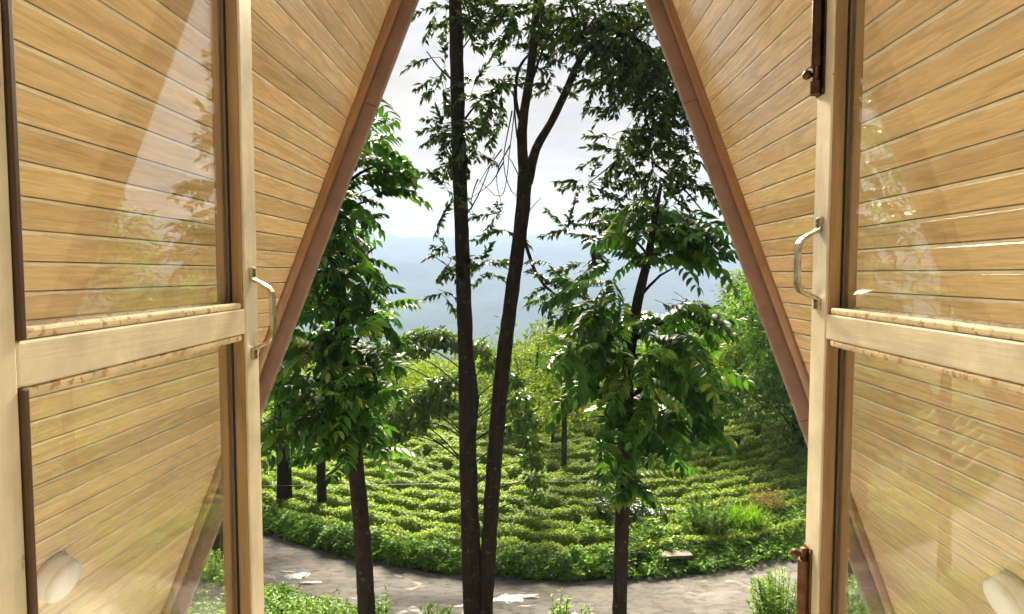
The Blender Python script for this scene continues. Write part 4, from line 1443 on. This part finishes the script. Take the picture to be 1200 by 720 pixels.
def verge(name, label, n, fn, mat, lmin, lmax, hmax):
    """low undergrowth; fn(n) gives x, y, local height"""
    x, y, h = fn(n)
    n = len(x)
    z = gz(x, y) + h * rng.random(n) ** 0.6
    d = rand_dirs(n, -0.3, 0.8)
    nn = np.stack([rng.normal(0, .5, n), rng.normal(0, .5, n) - 0.2, np.ones(n)], 1)
    size = rng.uniform(lmin, lmax, n)
    var = np.clip(0.45 + 0.25 * wobble(x, y, 1.6, 3.0) + rng.normal(0, .2, n), 0, 1)
    V, F, v = leaf_arrays(np.stack([x, y, z], 1), d, nn, size, size * rng.uniform(.35, .6, n), 0.2, var)
    o = ob(name, nmesh(name, V, F, v), mat)
    o["kind"] = "stuff"; o["label"] = label; o["category"] = "undergrowth"


def far_verge(n):
    x = rng.uniform(-8.5, 8.5, n)
    w = 0.62 + 0.25 * wobble(x, x * 0.3, 0.9, 1.0) + np.clip(x - 0.8, 0, 3) * 0.60
    t = rng.random(n)
    y = road_far(x) + 0.02 + t * w - 0.12 * (wobble(x * 3, x, 1.0, 4.0) + 0.3)
    h = (0.10 + 0.32 * np.sin(np.clip(t * 1.3 + 0.12, 0, 1) * math.pi * 0.5)) * (1 + 0.55 * wobble(x * 1.4, y * 1.4, 1.5, 2.0) + 0.35 * wobble(x * 5, y * 5, 1.5, 1.0))
    return x, y, np.clip(h, 0.05, 1)


def near_bank(n):
    x = rng.uniform(-8, 8, n)
    t = rng.random(n) ** 1.2
    y = road_far(x) - ROAD_W - 0.05 - t * 3.2 + 0.18 * wobble(x * 2, x, 1.0, 9.0)
    h = (0.10 + 0.38 * np.clip(t * 4, 0, 1)) * (1 + 0.55 * wobble(x * 1.2, y * 1.2, 1.5, 6.0))
    return x, y, np.clip(h, 0.04, 1)


verge("roadside_weeds", "dense green weeds spilling over the far edge of the road", 42000, far_verge, M['weed'], 0.06, 0.13, 0.5)
verge("bank_weeds", "yellow-green weeds on the bank below the cabin", 36000, near_bank, M['weed2'], 0.05, 0.11, 0.5)


# ------------------------------------------------------------------ shrubs and single plants
def shrub(name, label, px, py, Y, w_px, h_px, nst, nleaf, leaf, lw, mat, group=None, up=0.3, spread=1.0, zfoot=None):
    """many-stemmed plant: (px, py) is the middle of its foot"""
    c = at(px, py, Y)
    zb = float(gz(c.x, Y)) if zfoot is None else zfoot
    root = thing(name, label, "shrub" if name.endswith("shrub") else ("plant" if "grass" not in name else "grass"), (c.x, Y, zb), group=group)
    W, Hh = w_px / FPX * Y * 0.5, h_px / FPX * Y
    Hh = max(Hh, c.z - zb + Hh)
    tubes, lp = [], []
    for i in range(nst):
        a = random.uniform(0, 2 * math.pi); q = math.sqrt(random.random()) * spread
        tip = Vector((math.cos(a) * W * q, math.sin(a) * W * q * 0.8, Hh * random.uniform(0.6, 1.0) * (1 - 0.25 * q * q)))
        ft = Vector((tip.x * 0.25, tip.y * 0.25, -0.05))
        mid = ft.lerp(tip, 0.5) + Vector((tip.x * 0.12, tip.y * 0.12, Hh * 0.06))
        p, r = smooth_path([ft, mid, tip], [0.012, 0.008, 0.003], Hh / 5)
        tubes.append((p, r))
        ts = np.sort(rng.uniform(0.22, 1.0, nleaf))
        P = np.array([tuple(v) for v in p]); ii = np.minimum(len(P) - 2, (ts * (len(P) - 1)).astype(int)); f = (ts * (len(P) - 1) - ii)[:, None]
        pos = P[ii] * (1 - f) + P[ii + 1] * f
        d = rand_dirs(nleaf, -0.4, 0.6) + np.array([0, 0, up])
        nn = np.stack([rng.normal(0, .4, nleaf), rng.normal(0, .4, nleaf), np.ones(nleaf)], 1)
        sz = leaf * rng.uniform(.65, 1.2, nleaf) * (1.15 - 0.45 * ts)
        lp.append(leaf_arrays(pos, d, nn, sz, sz * lw, 0.18, np.clip(rng.normal(.35, .18, nleaf) + 0.3 * ts, 0, 1)))
    V, F = join_tubes(tubes, 5)
    ob("stem", nmesh("stem", [tuple(v) for v in V], F, smooth=True), M['stem'], root)
    V, F, v = merge(lp)
    ob("leaves", nmesh("leaves", V, F, v), mat, root)
    return root


shrub("dark_shrub", "dark glossy shrub on the verge behind the slim pinnate tree's trunk", 735, 628, 15.3, 96, 50, 46, 44, 0.17, .5, M['darkshrub'])
shrub("tall_weed_shrub", "tall feathery green shrub on the right verge above the bench", 830, 640, 14.6, 74, 66, 46, 60, 0.12, .3, M['back_dk'], up=0.6)
shrub("leafy_shrub", "pale broad-leaved shrub on the verge right of the slim pinnate tree's foot", 770, 650, 14.2, 70, 38, 26, 30, 0.16, .6, M['weed2'])
shrub("leafy_shrub", "pale broad-leaved shrub on the verge left of the slim pinnate tree's foot", 696, 655, 14.4, 60, 40, 20, 26, 0.16, .6, M['weed2'])
shrub("tuft_grass", "fine bright green grass tuft right of the feathery shrub", 872, 640, 14.9, 60, 42, 90, 14, 0.30, .06, M['weed'], up=1.4)
shrub("dry_shrub", "tan half-dried shrub on the right verge", 897, 622, 15.9, 44, 50, 34, 26, 0.14, .2, M['dry'], up=0.7)
shrub("near_shrub", "round dark green bush beside the road beneath the left window stile", 327, 716, 11.4, 34, 30, 24, 40, 0.09, .55, M['weed'])
shrub("young_sapling", "young sapling with upright leaves beside the leaning tree's trunk", 449, 716, 9.8, 30, 40, 5, 26, 0.15, .33, M['weed2'], up=0.5)
shrub("young_sapling", "leafy sapling at the bottom between the twin trunks and the slim tree", 653, 718, 10.0, 40, 34, 12, 24, 0.14, .4, M['weed2'], up=0.4)
shrub("young_sapling", "small upright sapling left of the slim pinnate tree's foot", 686, 718, 10.0, 18, 32, 4, 22, 0.15, .33, M['weed2'], up=0.6)
shrub("near_shrub", "low clipped bush at the bottom left of the twin trunks", 516, 722, 10.4, 60, 22, 30, 30, 0.09, .5, M['weed2'])
shrub("near_shrub", "feathery pale green bush at the bottom beside the rusty bolt", 912, 722, 10.6, 74, 60, 46, 60, 0.11, .28, M['weed2'], up=0.5)
shrub("near_shrub", "yellow-green bush seen through the left lower pane", 246, 730, 10.6, 90, 78, 60, 60, 0.10, .4, M['weed2'], up=0.4)
shrub("near_shrub", "yellow-green bush seen through the right lower pane", 1000, 730, 10.6, 80, 62, 50, 60, 0.10, .4, M['weed2'], up=0.4)

# weathered board on two short posts in the verge
c = at(791, 650, 13.38)
bench = thing("board_bench", "weathered board on short posts half sunk in the right verge", "bench", (c.x, 13.38, float(gz(c.x, 13.38))), (0, 0, R(8)))
zt = c.z - bench.location.z
ob("seat", boxes("seat", [(-0.36, 0.36, -0.14, 0.14, zt - 0.03, zt + 0.03)], 0.006, 1), M['oldwood'], bench)
for sx in (-0.26, 0.26):
    ob("leg", boxes("leg", [(sx - 0.035, sx + 0.035, -0.05, 0.05, -0.1, zt - 0.031)], 0.005, 1), M['post'], bench)
for (px, lab) in ((717, "dark stump post left of the slim pinnate tree's foot"), (748, "dark stump post right of the slim pinnate tree's foot")):
    c = at(px, 672, 13.15); zb = float(gz(c.x, 13.15))
    V, F = tube_arrays([(0, 0, -0.1), (0.005, 0, 0.2), (0.015, 0, 0.42), (0.02, 0.0, 0.46)], [0.065, 0.06, 0.055, 0.03], 9, True, 0.08, 3)
    tag(ob("stump_post", nmesh("stump_post", [tuple(v) for v in V], F, smooth=False), M['post'], None, (c.x, 13.15, zb), None, (1, 1, max(1, (c.z - zb + 0.3) / 0.46))), lab, "post", "stump posts on the verge")

# thin service cable sagging across the field
pts = []
for i in range(41):
    t = i / 40
    a, b = at(-150, 570, 14.6), at(1250, 545, 19.0)
    p = a.lerp(b, t); p.z -= 0.22 * 4 * t * (1 - t)
    pts.append(p)
cb = ob("service_cable", tube("service_cable", [p - pts[20] for p in pts], [0.006] * 41, 5), M['cable'], None, pts[20])
tag(cb, "thin cable sagging across the view in front of the tea", "cable")
